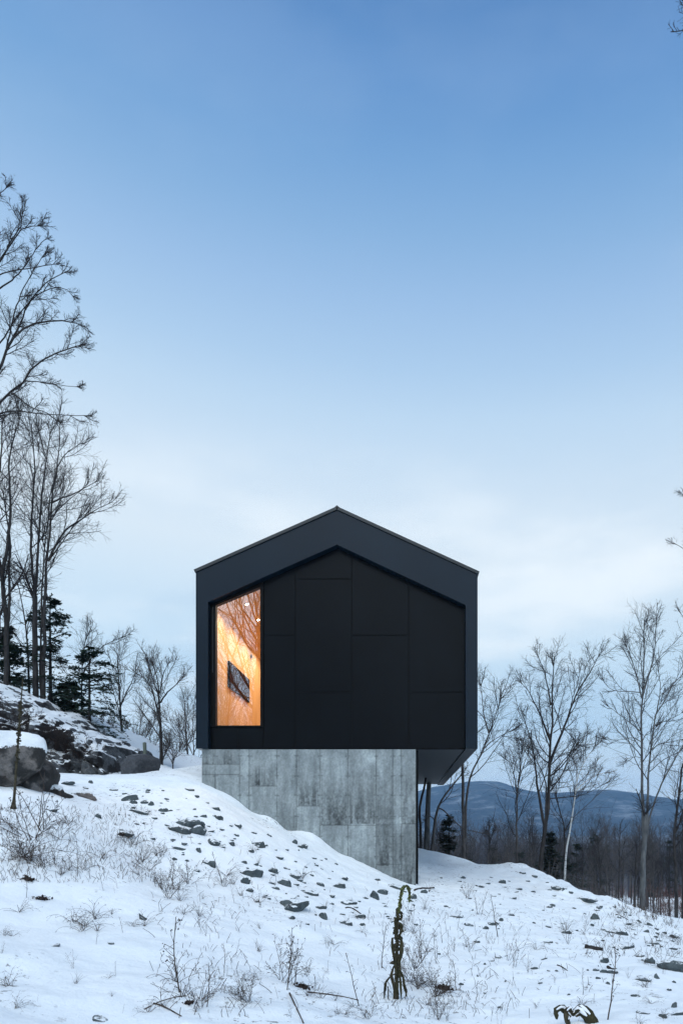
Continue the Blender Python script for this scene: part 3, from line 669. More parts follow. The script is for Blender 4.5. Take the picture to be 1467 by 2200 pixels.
# ------------------------------------------------------------------ bare trees
def chaikin(P, k=2):
    for _ in range(k):
        a = P[:-1]*.75+P[1:]*.25; b = P[:-1]*.25+P[1:]*.75
        P = np.concatenate([P[:1], np.stack([a, b], 1).reshape(-1, P.shape[1]), P[-1:]])
    return P
def resample(P, n):
    d = np.r_[0, np.cumsum(np.linalg.norm(np.diff(P, axis=0), axis=1))]; t = np.linspace(0, d[-1], n)
    return np.stack([np.interp(t, d, P[:, i]) for i in range(P.shape[1])], 1)
def bare_tree(label, Y, stems, seed, bark='bark_dark', twig='twig', dens=1.6, L1=.45, lv=(7, 6), rmin=.006, group=None, name='bare_tree', ground=True, t0=.35, up=.1, a1=(28, 55), Ldrift=.12):
    """stems: (pixel points, base radius, tip radius[, t0]) - first stem is the trunk"""
    rng = np.random.default_rng(seed); tv, tq, nt = [], [], 0; cv = []; 
    allP = []; base = None; N = 16
    for si, s in enumerate(stems):
        pts = np.array(s[0], float); r0, r1 = s[1], s[2]
        dY = (s[4] if len(s) > 4 else rng.uniform(-1, 1)*Ldrift) if si else 0.
        y0 = s[5] if len(s) > 5 else 0.
        L = np.linspace(0, 1, len(pts)); height_m = np.abs(pts[0, 1]-pts[-1, 1])/F*Y
        P = np.array([W(p[0], p[1], Y+y0+dY*l*height_m) for p, l in zip(pts, L)])
        if si == 0:
            if ground:
                g = float(height(np.array([P[0, 0]]), np.array([Y]))[0])
                if P[0, 2] > g: 
                    P = np.concatenate([[[P[0, 0]-.0, Y, g-.1]], P])
                base = np.array([P[0, 0], Y, g])
            else: base = P[0].copy()
        P = resample(chaikin(P, 2), N); P[1:-1] += rng.normal(size=(N-2, 3))*np.array([.014, .014, 0])*max(.5, height_m*.12)
        R = r0+(r1-r0)*np.linspace(0, 1, N)**.8
        if si == 0: R[0] *= 1.35; R[1] *= 1.08
        V, q = tube_arrays(P[None], R[None], 9 if r0 > .06 else 6); tv.append(V); tq.append(q+nt); nt += len(V)
        ln = np.linalg.norm(np.diff(P, axis=0), axis=1).sum()
        tt = s[3] if len(s) > 3 and s[3] is not None else (t0 if si == 0 else .12)
        nch = max(3, int(ln*(1-tt)*1.4*dens*(.8 if r0 < .03 else 1)))
        Q1, R1 = grow(rng, P[None], R[None], nch, a1, 1., 8, up, .10, t0=tt, t1=1.0, rr=.5, rmin=rmin*1.6, lens=np.array([.92*L1*min(1., .35+ln*.14)*Y/20.]))
        # continue the stem tip as well
        Q1b, R1b = grow(rng, P[None], R[None], 3, (5, 30), 1., 8, up, .08, t0=.93, t1=1.0, rr=.8, rmin=rmin*1.5, lens=np.array([.5*L1*min(1., .35+ln*.14)*Y/20.]))
        Q1 = np.concatenate([Q1, Q1b]); R1 = np.concatenate([R1, R1b])
        allP.append((Q1, R1))
    Q1 = np.concatenate([a[0] for a in allP]); R1 = np.concatenate([a[1] for a in allP])
    lv = (lv[0]+2, lv[1]+1)
    Q2, R2 = grow(rng, Q1, R1, lv[0], (28, 60), .5, 5, up*.6, .09, t0=.08, rr=.6, rmin=rmin*.85)
    Q3, R3 = grow(rng, Q2, R2, lv[1], (28, 64), .58, 4, up*.5, .09, t0=.05, rr=.6, rmin=rmin*.5)
    def thin(P, nch, Q, R, ref):
        ln = np.linalg.norm(np.diff(P, axis=1), axis=2).sum(1); keep = rng.random(len(Q)) < np.clip(ln/ref, .12, 1).repeat(nch); return Q[keep], R[keep]
    l1 = np.linalg.norm(np.diff(Q1, axis=1), axis=2).sum(1); ref1 = np.percentile(l1, 65)
    Q3, R3 = thin(Q2, lv[1], Q3, R3, ref1*.45); Q2, R2 = thin(Q1, lv[0], Q2, R2, ref1)
    vs, qs, n = [], [], 0
    for Q, R, k in ((Q1, R1, 4), (Q2, R2, 3), (Q3, R3, 3)):
        V, q = tube_arrays(Q, R, k); vs.append(V); qs.append(q+n); n += len(V)
    e = empty(name, base, label, 'tree', group)
    obj('trunk', mk_mesh('trunk', np.concatenate(tv)-base, np.concatenate(tq), None, True, M[bark]), e)
    obj('crown', mk_mesh('crown', np.concatenate(vs)-base, np.concatenate(qs), None, True, M[twig]), e)
    return e

# left, near: trunk stands outside the frame, limbs reach in
bare_tree('tall bare tree whose limbs reach into the upper left of the photo', 13.5, [
 ([(-150,1900),(-140,1500),(-120,1150),(-100,900),(-90,700),(-80,480),(-70,330)], .17, .03, .5),
 ([(-118,1100),(-60,960),(-15,885),(0,863),(22,842),(50,828),(54,805),(75,785),(100,768),(140,752),(185,738)], .045, .008, .35, .02),
 ([(-105,950),(-50,880),(-10,820),(0,795),(15,748),(30,725),(60,697),(105,690),(150,688),(190,706)], .05, .007, .35, -.03),
 ([(15,748),(35,715),(50,680),(70,635),(110,600),(150,580)], .022, .006, .1, .03),
 ([(-92,760),(-40,640),(0,562),(28,515),(50,490),(75,482),(90,486)], .035, .006, .4, -.02),
 ([(0,562),(22,520),(45,490),(50,460),(48,430)], .016, .005, .1, .05),
 ([(22,842),(45,858),(70,878),(100,885),(125,905)], .016, .005, .1, .05),
 ([(-20,895),(30,880),(75,888),(130,892),(195,893)], .014, .005, .4, -.05),
 ([(-90,680),(-40,610),(0,588),(45,580),(90,572),(130,565)], .022, .005, .5, .04),
 ([(54,818),(90,820),(130,828),(170,832)], .011, .004, .05, .1),
 ([(15,748),(25,700),(40,640),(62,600),(85,560),(100,540)], .016, .005, .1, -.06),
 ([(-80,500),(-30,440),(0,418),(18,400)], .02, .005, .4, .03),
 ([(0,620),(30,600),(55,570),(75,540),(95,515),(108,512)], .016, .005, .2, .04),
 ([(-60,800),(0,740),(30,690),(60,650),(90,625),(135,612),(160,640)], .02, .005, .4, .07),
], 5, 'bark_dark', 'twig', 3.4, 1.05, (8, 7), .0052, t0=.6, up=.05)
# left multi stem clump on the ledge
bare_tree('tall bare tree with forked trunk at the left edge above the rock ledge', 21.6, [
 ([(13,1540),(14,1470),(15,1400),(16,1346),(10,1295),(6,1240)], .09, .06, .8),
 ([(6,1240),(12,1200),(18,1160),(25,1105),(22,1041),(19,1003),(24,961),(34,930),(46,888)], .06, .012, .3, .03),
 ([(16,1346),(22,1311),(22,1273),(20,1220),(24,1160),(15,1110),(8,1060)], .05, .015, .5, .05),
 ([(6,1240),(-6,1190),(-10,1120),(-4,1040),(5,980),(4,930),(8,890)], .07, .012, .3, -.05),
 ([(-6,1530),(-4,1400),(0,1320)], .05, .04, .5, .02),
 ([(22,1273),(45,1245),(62,1228)], .018, .008, .1, .1),
], 6, 'bark_dark', 'twig', 1.9, 1.9, (7, 5), .0075, up=.10)
bare_tree('cluster of three tall bare stems rising from the rock ledge behind the hemlock', 22.2, [
 ([(78,1540),(77,1450),(76,1350),(76,1280)], .095, .075, .95),
 ([(76,1280),(70,1232),(67,1152),(72,1073),(76,1009),(72,950),(68,912)], .05, .012, .25, .02),
 ([(76,1280),(81,1200),(86,1120),(92,1041),(99,1003),(103,965),(110,925)], .05, .012, .25, -.03),
 ([(93,1540),(94,1400),(98,1270),(102,1200),(107,1120),(114,1057),(124,1003),(130,940)], .078, .012, .5, .0),
 ([(87,1530),(88,1400),(90,1270),(96,1190),(102,1120),(106,1080),(113,1040)], .04, .012, .5, .03),
 ([(104,1206),(118,1175),(137,1142),(155,1128),(175,1117),(205,1095),(238,1080)], .045, .008, .15, -.02),
 ([(104,1206),(118,1188),(140,1158),(160,1128),(170,1112)], .025, .008, .2, .04),
 ([(110,1082),(130,1070),(155,1064),(180,1050),(208,1034)], .03, .008, .15, .05),
 ([(112,1110),(140,1080),(165,1062),(190,1040)], .02, .006, .2, .08),
 ([(106,1290),(88,1240),(62,1235),(40,1228)], .02, .008, .2, .0),
 ([(76,1280),(50,1260),(28,1270),(10,1290)], .018, .006, .2, .1),
 ([(124,1003),(140,975),(160,960),(176,953)], .02, .006, .1, .05),
], 7, 'bark_dark', 'twig', 2.0, 1.9, (7, 5), .0075, up=.11)
bare_tree('slim bare tree between the two dark trunks on the left ledge', 23.5, [([(66,1540),(62,1420),(55,1330),(46,1285),(38,1250)], .05, .012, .4), ([(58,1370),(65,1320),(72,1290)], .02, .008, .2)], 17, 'bark_dark', 'twig', 1.8, 1.4, (5, 4), .007)
bare_tree('slim bare tree growing up through the lower hemlock', 23.5, [([(174,1600),(176,1500),(177,1454),(179,1391),(190,1362)], .04, .012, .4), ([(177,1454),(190,1425),(207,1400),(230,1382),(263,1369)], .028, .007, .2)], 8, 'bark_dark', 'twig', 2.2, 1.5, (6, 5), .0075)
bare_tree('slim bare tree right of the lower hemlock with open crown', 25, [([(266,1640),(262,1570),(258,1500),(255,1450),(253,1419)], .06, .014, .3), ([(258,1520),(272,1490),(285,1462),(293,1440)], .03, .008, .2), ([(260,1540),(248,1500),(238,1470)], .025, .008, .2)], 9, 'bark_dark', 'twig_mid', 2.2, 1.6, (6, 5), .008)
bare_tree('dark bare tree with round crown behind the terrace left of the house', 24, [([(346,1665),(347,1620),(346,1563),(342,1516),(341,1470),(333,1436)], .08, .012, .3), ([(345,1510),(358,1488),(376,1474),(392,1458)], .035, .008, .15), ([(342,1540),(330,1490),(318,1462),(300,1450)], .035, .008, .2), ([(342,1500),(330,1462),(322,1432)], .028, .008, .2), ([(344,1490),(350,1450),(362,1425)], .028, .008, .2), ([(347,1640),(356,1615),(364,1600)], .03, .02, .4)], 10, 'bark_dark', 'twig_mid', 2.4, 1.6, (7, 5), .008)
for i, (x, y, h, Y, lab) in enumerate([(404, 1655, 150, 27, 'pale bare tree just left of the black house wall'), (418, 1655, 110, 31, 'small bare tree half hidden by the left wall of the house'), (386, 1655, 90, 30, 'low bushy bare tree left of the house'), (304, 1640, 110, 30, 'thin bare sapling left of the round crowned tree'), (284, 1640, 75, 30, 'short bare sapling above the dark rounded boulder'), (324, 1650, 85, 26, 'small leaning bare sapling beside the old post'), (240, 1630, 80, 27, 'thin sapling above the end of the rock ledge'), (228, 1615, 55, 25, 'short sapling behind the lower end of the rock ledge'), (372, 1655, 55, 24, 'low twiggy sapling at the back of the snow terrace')]):
    bare_tree(lab, Y, [([(x, y+8), (x-1, y-h*.3), (x-5+i % 3*3, y-h*.65), (x-8+i % 4*4, y-h)], .028 if h < 100 else .05, .01, .15), ([(x-1, y-h*.35), (x+h*.1, y-h*.55), (x+h*.25, y-h*.8)], .02, .007, .2), ([(x-1, y-h*.25), (x-h*.12, y-h*.5), (x-h*.3, y-h*.72)], .02, .007, .2)], 60+i, 'bark_mid', 'twig_mid', 2.6, 1.3 if h < 100 else 1.8, (6, 4), .007)

# right side
bare_tree('tall grey smooth barked tree splitting into three stems, the tallest on the right slope', 26, [
 ([(1378,1972),(1379,1930),(1381,1850),(1384,1790),(1384,1750)], .125, .08, .97),
 ([(1383,1830),(1381,1784),(1379,1720),(1377,1671),(1377,1578),(1378,1490),(1382,1430),(1382,1380),(1383,1331)], .072, .015, .35, .02),
 ([(1384,1830),(1387,1784),(1390,1730),(1391,1671),(1396,1620),(1402,1578),(1406,1532),(1420,1515),(1431,1501),(1440,1475),(1466,1448)], .062, .012, .35, -.03),
 ([(1385,1820),(1390,1780),(1397,1745),(1408,1715),(1422,1680),(1444,1638),(1467,1600)], .045, .02, .5, -.05),
 ([(1378,1500),(1366,1450),(1356,1415),(1345,1390)], .035, .008, .15, .05),
 ([(1379,1497),(1390,1460),(1400,1425),(1406,1393),(1409,1331)], .04, .008, .15, -.05),
 ([(1406,1545),(1416,1500),(1418,1465),(1412,1440)], .03, .008, .15, .1),
 ([(1377,1572),(1362,1560),(1345,1547),(1325,1532),(1304,1516)], .022, .007, .2, .1),
 ([(1377,1488),(1350,1485),(1325,1486),(1306,1478),(1295,1462)], .02, .007, .2, -.1),
 ([(1377,1594),(1357,1583),(1335,1590),(1300,1589)], .018, .006, .2, .1),
 ([(1378,1595),(1388,1573),(1400,1570),(1410,1560)], .022, .008, .2, -.1),
 ([(1400,1612),(1412,1598),(1440,1594),(1467,1588)], .022, .009, .2, -.1),
 ([(1377,1628),(1362,1625),(1345,1632)], .012, .006, .2, .1),
 ([(1420,1515),(1440,1500),(1467,1490)], .018, .006, .2, .1),
 ([(1406,1560),(1425,1550),(1450,1540),(1467,1530)], .018, .006, .2, .1),
], 11, 'bark_grey', 'twig', 2.0, 1.45, (6, 5), .0075, up=.08)
bare_tree('dark bare tree with wide spreading crown on the right crest', 23.5, [
 ([(1160,1880),(1162,1840),(1165,1810),(1174,1768),(1178,1702),(1180,1655),(1181,1609),(1184,1572),(1188,1530),(1184,1480),(1187,1440),(1190,1410)], .105, .012, .45),
 ([(1180,1640),(1190,1612),(1205,1578),(1218,1545),(1230,1510),(1243,1478),(1258,1460),(1275,1430),(1289,1402)], .055, .01, .2, .03),
 ([(1182,1592),(1174,1572),(1168,1556),(1157,1528),(1144,1504),(1132,1480),(1119,1467)], .045, .008, .2, -.05),
 ([(1182,1515),(1176,1470),(1166,1435),(1152,1405)], .03, .008, .15, .06),
 ([(1170,1775),(1163,1748),(1157,1710),(1153,1686),(1150,1650),(1147,1625),(1137,1578),(1125,1545)], .06, .01, .3, -.04),
 ([(1172,1770),(1172,1728),(1173,1685),(1163,1655),(1150,1630)], .045, .012, .3, -.08),
 ([(1180,1640),(1165,1632),(1152,1612),(1140,1585)], .025, .008, .3, .1),
 ([(1181,1716),(1205,1713),(1243,1711),(1270,1700),(1305,1680)], .02, .006, .3, .1),
 ([(1183,1688),(1200,1677),(1213,1650),(1222,1620),(1240,1600)], .022, .007, .2, -.1),
 ([(1185,1660),(1210,1635),(1240,1600),(1258,1580)], .02, .007, .2, .12),
 ([(1188,1575),(1205,1562),(1222,1575),(1238,1600)], .018, .006, .2, .12),
 ([(1222,1540),(1228,1500),(1240,1470),(1245,1440)], .022, .007, .2, .12),
], 12, 'bark_dark', 'twig', 2.1, 1.5, (7, 5), .0068, up=.08)
bare_tree('white barked birch leaning right on the crest', 25, [([(1211,1900),(1214,1850),(1218,1810),(1230,1748),(1236,1686),(1247,1648),(1262,1622),(1283,1600)], .055, .01, .5), ([(1238,1680),(1238,1670),(1240,1650),(1235,1640)], .02, .008, .2), ([(1235,1700),(1255,1680),(1280,1665),(1300,1660)], .02, .006, .2)], 13, 'birch', 'twig_mid', 2.0, 1.4, (6, 5), .007)
bare_tree('dark crooked bare tree crossing behind the white birch', 26.5, [([(1212,1900),(1212,1840),(1213,1779),(1205,1755),(1198,1728),(1192,1700)], .06, .015, .5), ([(1213,1785),(1226,1760),(1232,1735),(1236,1710)], .03, .01, .2)], 14, 'bark_dark', 'twig', 2.0, 1.3, (6, 4), .008)
bare_tree('bare tree with broom shaped crown left of the wide dark crown', 27, [([(1109,1880),(1109,1800),(1110,1702),(1115,1660),(1122,1612)], .075, .012, .45), ([(1110,1700),(1104,1665),(1096,1640),(1085,1630)], .03, .008, .2), ([(1112,1680),(1122,1650),(1133,1620)], .03, .008, .2)], 15, 'bark_mid', 'twig', 2.2, 1.7, (6, 5), .0085)
bare_tree('twin stemmed bare tree curving out from behind the right end of the house', 25, [
 ([(996,1860),(996,1800),(995,1740),(994,1680),(993,1600),(988,1520)], .075, .04, .7),
 ([(999,1800),(1000,1740),(1004,1683),(1018,1648),(1038,1613),(1047,1582),(1060,1550),(1070,1518),(1077,1495)], .06, .012, .4, .0),
 ([(1040,1608),(1052,1595),(1072,1582),(1100,1570)], .022, .007, .15, .1), ([(1050,1575),(1040,1545),(1036,1510),(1032,1470)], .03, .008, .15, .1)], 16, 'bark_mid', 'twig', 2.0, 1.9, (6, 5), .0078, up=.06)
bare_tree('leaning bare tree beside the concrete with one long arched low branch', 24.6, [
 ([(927,1850),(930,1800),(934,1765),(940,1735),(952,1712),(972,1687),(995,1660)], .085, .02, .6),
 ([(938,1738),(948,1736),(962,1750),(978,1767),(998,1783),(1018,1786),(1040,1791)], .03, .012, .3, .0), ([(933,1762),(924,1752),(915,1760)], .02, .012, .3)], 18, 'bark_mid', 'twig_mid', 1.4, 1.0, (5, 4), .007)
bare_tree('pale thick trunk right of the concrete corner under the overhang', 27, [([(916,1850),(917,1780),(919,1720),(921,1680),(924,1600),(928,1500),(925,1400)], .14, .04, .7)], 19, 'bark_grey', 'twig_mid', 1.2, 1.6, (5, 4), .008)
bare_tree('dark bent trunk nearest the concrete corner', 24, [([(903,1850),(904,1790),(900,1742),(905,1715),(911,1690),(918,1640),(924,1560)], .06, .03, .6)], 20, 'bark_dark', 'twig', 1.2, 1.2, (5, 4), .008)
bare_tree('bare dark tree crossing the right edge of the photo', 28, [([(1453,2010),(1451,1900),(1447,1800),(1452,1750),(1457,1700),(1462,1650),(1480,1600)], .085, .03, .4), ([(1450,1790),(1462,1760),(1470,1720)], .04, .02, .3)], 22, 'bark_dark', 'twig', 1.8, 1.8, (6, 5), .0085)
bare_tree('bare tree beyond the right edge with a few branches reaching in', 21, [([(1560,2100),(1556,1700),(1550,1400),(1548,1150),(1552,950)], .16, .03, .5),
 ([(1550,1400),(1520,1290),(1490,1200),(1465,1175),(1440,1165)], .035, .006, .4, .02), ([(1548,1250),(1510,1130),(1480,1080),(1462,1058)], .03, .006, .5, -.02), ([(1550,1480),(1510,1400),(1485,1350),(1455,1310)], .03, .006, .5, .02)], 23, 'bark_dark', 'twig_mid', 1.2, .8, (5, 4), .007, up=.05)
bare_tree('tree beyond the right edge whose one twig tip shows at the top corner', 12, [([(1830,2400),(1822,1500),(1835,900),(1828,300),(1840,-300)], .16, .05, .25),
 ([(1826,700),(1760,420),(1690,260),(1620,140),(1550,85),(1512,50),(1482,34)], .045, .009, .96, .0), ([(1550,85),(1520,62),(1486,50)], .012, .006, .95),
 ([(1824,1300),(1870,1050),(1960,850),(2000,650)], .07, .02, .2), ([(1832,950),(1900,700),(1960,420),(1990,200)], .06, .02, .2), ([(1828,500),(1790,200),(1780,-100),(1800,-350)], .05, .015, .3), ([(1830,200),(1900,-50),(1920,-300)], .05, .015, .2)], 24, 'bark_dark', 'twig', 1.3, 1.3, (5, 4), .007)
# rather thin mid-distance trees over the right crest
rr = np.random.default_rng(77)
mids = [(1048, 1870, 120, 30), (1074, 1880, 150, 34), (1145, 1880, 130, 36), (1250, 1925, 120, 33), (1290, 1940, 160, 36), (1328, 1950, 200, 38), (1364, 1985, 130, 34), (1361, 1975, 190, 31), (1402, 1985, 215, 37), (1417, 1990, 160, 40), (1437, 1995, 175, 33), (1020, 1868, 110, 37), (1280, 1935, 90, 42), (1308, 1945, 100, 45), (1465, 2010, 300, 30), (1195, 1910, 110, 38), (970, 1850, 95, 33), (955, 1850, 70, 30)]
for i, (x, y, h, Y) in enumerate(mids):
    lean = rr.uniform(-6, 6); h *= .8
    if i in (1, 3, 8, 16, 11): continue
    bare_tree('slender bare tree with dark trunk standing just past the right crest', Y, [([(x, y), (x+lean*.2, y-h*.4), (x+lean, y-h)], .05+.02*rr.random(), .014, .45), ([(x+lean*.3, y-h*.5), (x+lean+8*rr.choice([-1, 1]), y-h*.85)], .025, .01, .2)], 200+i, 'bark_dark' if i % 3 else 'bark_mid', 'twig', 1.5, 1.0, (5, 3), .009, group='slender trees just past the right crest')

# ------------------------------------------------------------------ conifers
def conifer(label, base, H, Rmax, seed, mat='needle', nb=46, leaf=.05, group=None, low=.06, dens=1., droop=-.04, gaps=.2):
    rng = np.random.default_rng(seed); base = np.array(base, float)
    P = np.array([[0, 0, -.2], [.02, 0, H*.3], [0, .02, H*.65], [0, 0, H]])[None]; P = np.stack([resample(P[0], 8)])
    V, q = tube_arrays(P, np.linspace(H*.014+.02, .012, 8)[None], 7)
    e = empty('hemlock_tree' if mat == 'needle' else 'spruce_tree', base, label, 'tree', group)
    obj('trunk', mk_mesh('trunk', V, q, None, True, M['bark_dark']), e)
    t = np.sort(rng.uniform(low, 1, nb)); z = t*H
    L = Rmax*(1-t)**.75*rng.uniform(.5, 1.15, nb)*np.where(rng.random(nb) < gaps, .35, 1)+.08
    a = rng.uniform(0, 2*np.pi, nb); n = 8; s = np.linspace(0, 1, n)
    B = np.zeros((nb, n, 3)); up0 = .12+.35*t
    for k in range(n):
        B[:, k, 0] = np.cos(a)*L*s[k]; B[:, k, 1] = np.sin(a)*L*s[k]; B[:, k, 2] = z+L*(up0*s[k]-(.34)*s[k]**2)
    B[:, 1:] += rng.normal(size=(nb, n-1, 3))*.02
    V1, q1 = tube_arrays(B, np.linspace(.016, .005, n)[None].repeat(nb, 0)*(H/5), 3)
    S2, R2 = grow(rng, B, np.full((nb, n), .006), int(13*dens), (40, 70), .42, 5, droop, .08, t0=.12, rmin=.004, flat=.96)
    V2, q2 = tube_arrays(S2, R2, 3)
    obj('branches', mk_mesh('branches', np.concatenate([V1, V2]), np.concatenate([q1, q2+len(V1)]), None, True, M['bark_dark']), e)
    # small leafy sprays
    m_ = int(9*dens); b2 = np.arange(len(S2)).repeat(m_); tt = rng.random(len(b2)); f = tt*(S2.shape[1]-1.001); i = f.astype(int); w = (f-i)[:, None]
    c = S2[b2, i]*(1-w)+S2[b2, i+1]*w; T = S2[b2, i+1]-S2[b2, i]; T /= np.linalg.norm(T, axis=1, keepdims=True)+1e-9
    side = np.cross(T, [0, 0, 1.])*rng.choice([-1, 1], len(c))[:, None]+rng.normal(size=c.shape)*.35; d = T*.8+side; d /= np.linalg.norm(d, axis=1, keepdims=True)
    nrm = rng.normal(size=c.shape)*.5+np.array([0, 0, 1.]); d[:, 2] *= .5; wd = np.cross(d, nrm); wd /= np.linalg.norm(wd, axis=1, keepdims=True)+1e-9
    l = leaf*rng.uniform(1.0, 2.4, len(c))[:, None]; ww = leaf*rng.uniform(.22, .42, len(c))[:, None]
    Vq = np.stack([c, c+d*l*.5+wd*ww, c+d*l, c+d*l*.5-wd*ww], 1); qn = np.arange(len(c)*4).reshape(-1, 4)
    obj('foliage', mk_mesh('foliage', Vq.reshape(-1, 3), qn, None, False, M[mat]), e)
    return e
conifer('dark hemlock behind the cluster of three bare stems on the ledge', W(108, 1560, 23.2), 4.4, 1.95, 1, nb=58, leaf=.075, gaps=.3)
conifer('lower wide hemlock with layered boughs at the end of the ledge', W(192, 1612, 22.6), 3.5, 2.05, 2, nb=46, leaf=.075, gaps=.3)
conifer('dark hemlock at the left edge behind the forked trunk', W(20, 1545, 23), 3.1, 1.7, 3, nb=64, leaf=.085, gaps=.25)
conifer('low young hemlock between the two wider hemlocks on the ledge', W(150, 1595, 23.4), 2.0, 1.3, 4, nb=46, leaf=.085)
conifer('small pointed spruce on the crest near the concrete corner', W(964, 1850, 27), 1.75, .55, 5, 'needle2', nb=44, leaf=.06)
conifer('low dark spruce behind the wide crowned tree on the right crest', W(1180, 1900, 27), 2.0, .7, 6, 'needle2', nb=40, leaf=.07)
for i, (x, y, Y, H, R) in enumerate([(1275, 1905, 62, 4.6, 1.6), (1437, 1930, 60, 3.6, 1.3), (1238, 1900, 45, 2.4, 1.5), (1215, 1895, 40, 1.8, 1.4), (1303, 1900, 75, 3.6, 1.5), (1395, 1900, 70, 3.5, 1.4), (1115, 1890, 48, 2.4, 1.2), (1060, 1890, 45, 2.0, 1.1), (1000, 1875, 40, 1.8, 1.0)]):
    X = (x-CX)/F*Y; conifer(['tall narrow spruce among the valley trunks left of the grey tree', 'dark spruce low in the valley wood at far right'][i] if i < 2 else 'small dark spruce among the valley trunks past the crest', (X, Y, float(height(np.array([X]), np.array([float(Y)]))[0])), H+ (2.0 if i > 1 else 1.5), R, 30+i, 'needle2', nb=36, leaf=.12, group=None if i < 2 else 'small spruces past the crest', dens=.8)

# ------------------------------------------------------------------ valley wood
def proto_tree(seed, H, lv=(5, 3), n1=16, rmin=.012, k=5, r0=None):
    rng = np.random.default_rng(seed); r0 = r0 or H*.0095
    P = resample(np.array([[0, 0, -.3], [rng.normal()*.1, rng.normal()*.1, H*.35], [rng.normal()*.25, rng.normal()*.25, H*.7], [rng.normal()*.4, rng.normal()*.4, H]]), 9)[None]
    R = np.linspace(r0, rmin*1.3, 9)[None]
    A = tube_arrays(P, R, k)
    Q1, R1 = grow(rng, P, R, n1, (28, 50), .26, 6, .12, .08, t0=.35, rr=.5, rmin=rmin*1.2)
    Q2, R2 = grow(rng, Q1, R1, lv[0], (25, 55), .5, 4, .1, .12, t0=.15, rmin=rmin)
    out = [tube_arrays(Q1, R1, 3), tube_arrays(Q2, R2, 3)]
    if lv[1]:
        Q3, R3 = grow(rng, Q2, R2, lv[1], (25, 55), .5, 3, .06, .12, t0=.15, rmin=rmin*.7); out.append(tube_arrays(Q3, R3, 3))
    vs = []; qs = []; n = 0
    for V, q in out: vs.append(V); qs.append(q+n); n += len(V)
    return A, (np.concatenate(vs), np.concatenate(qs))
vp = []
for i in range(7):
    A, Bc = proto_tree(500+i, 9+i*.8, (6, 4), 18, .012)
    vp.append((mk_mesh('trunk', A[0], A[1], None, True, M['bark_mid' if i % 3 else 'bark_dark']), mk_mesh('crown', Bc[0], Bc[1], None, True, M['twig_mid' if i % 2 else 'twig'])))
rr = np.random.default_rng(9)
nV = 0
while nV < 200:
    Y = 36+70*rr.random()**1.15; X = Y*rr.uniform(-.0, .46)
    if X < 1 and Y < 45: continue
    g = float(height(np.array([X]), np.array([Y]))[0])
    tr, cr = vp[rr.integers(7)]
    lim = (CY-1800)/F*Y - g          # trees of this slope stay under about the height seen
    s = np.clip(max(4.5, -g-.0+rr.uniform(-3.2, -.4))/11.5, .38, 1.3)
    e = empty('valley_tree', (X, Y, g), 'slim grey leafless tree in the valley wood below the slope', 'tree', 'leafless trees in the valley wood')
    e.scale = (s, s, s); e.rotation_euler = (0, 0, rr.uniform(0, 6.28))
    obj('trunk', tr, e); obj('crown', cr, e); nV += 1
# far wood as one mass
def far_wood():
    pt = []
    for i in range(6):
        A, Bc = proto_tree(700+i, 11+i*.6, (5, 0), 16, .03, 3, .11); pt.append((np.concatenate([A[0], Bc[0]]), np.concatenate([A[1], Bc[1]+len(A[0])])))
    rr = np.random.default_rng(19); vs, qs, n = [], [], 0
    for k in range(1900):
        Y = 95+330*rr.random()**1.3; X = Y*rr.uniform(-.55, .75)
        V, q = pt[k % 6]; a = rr.uniform(0, 6.28); s = rr.uniform(.75, 1.1)
        g = float(np.interp(Y, [60, 90, 150, 220, 400, 2000], [-6.6, -9.5, -16, -22, -26, -28])) if X > 3 else float(height(np.array([X]), np.array([Y]))[0])
        s = min(s, max((-g+rr.uniform(-2.5, .3))/13.5, .35))
        c, s_ = np.cos(a), np.sin(a)
        V2 = np.stack([V[:, 0]*c-V[:, 1]*s_, V[:, 0]*s_+V[:, 1]*c, V[:, 2]], -1)*s+np.array([X, Y, g])
        vs.append(V2); qs.append(q+n); n += len(V)
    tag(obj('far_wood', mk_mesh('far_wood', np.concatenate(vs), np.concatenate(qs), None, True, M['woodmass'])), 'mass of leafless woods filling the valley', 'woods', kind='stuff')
far_wood()
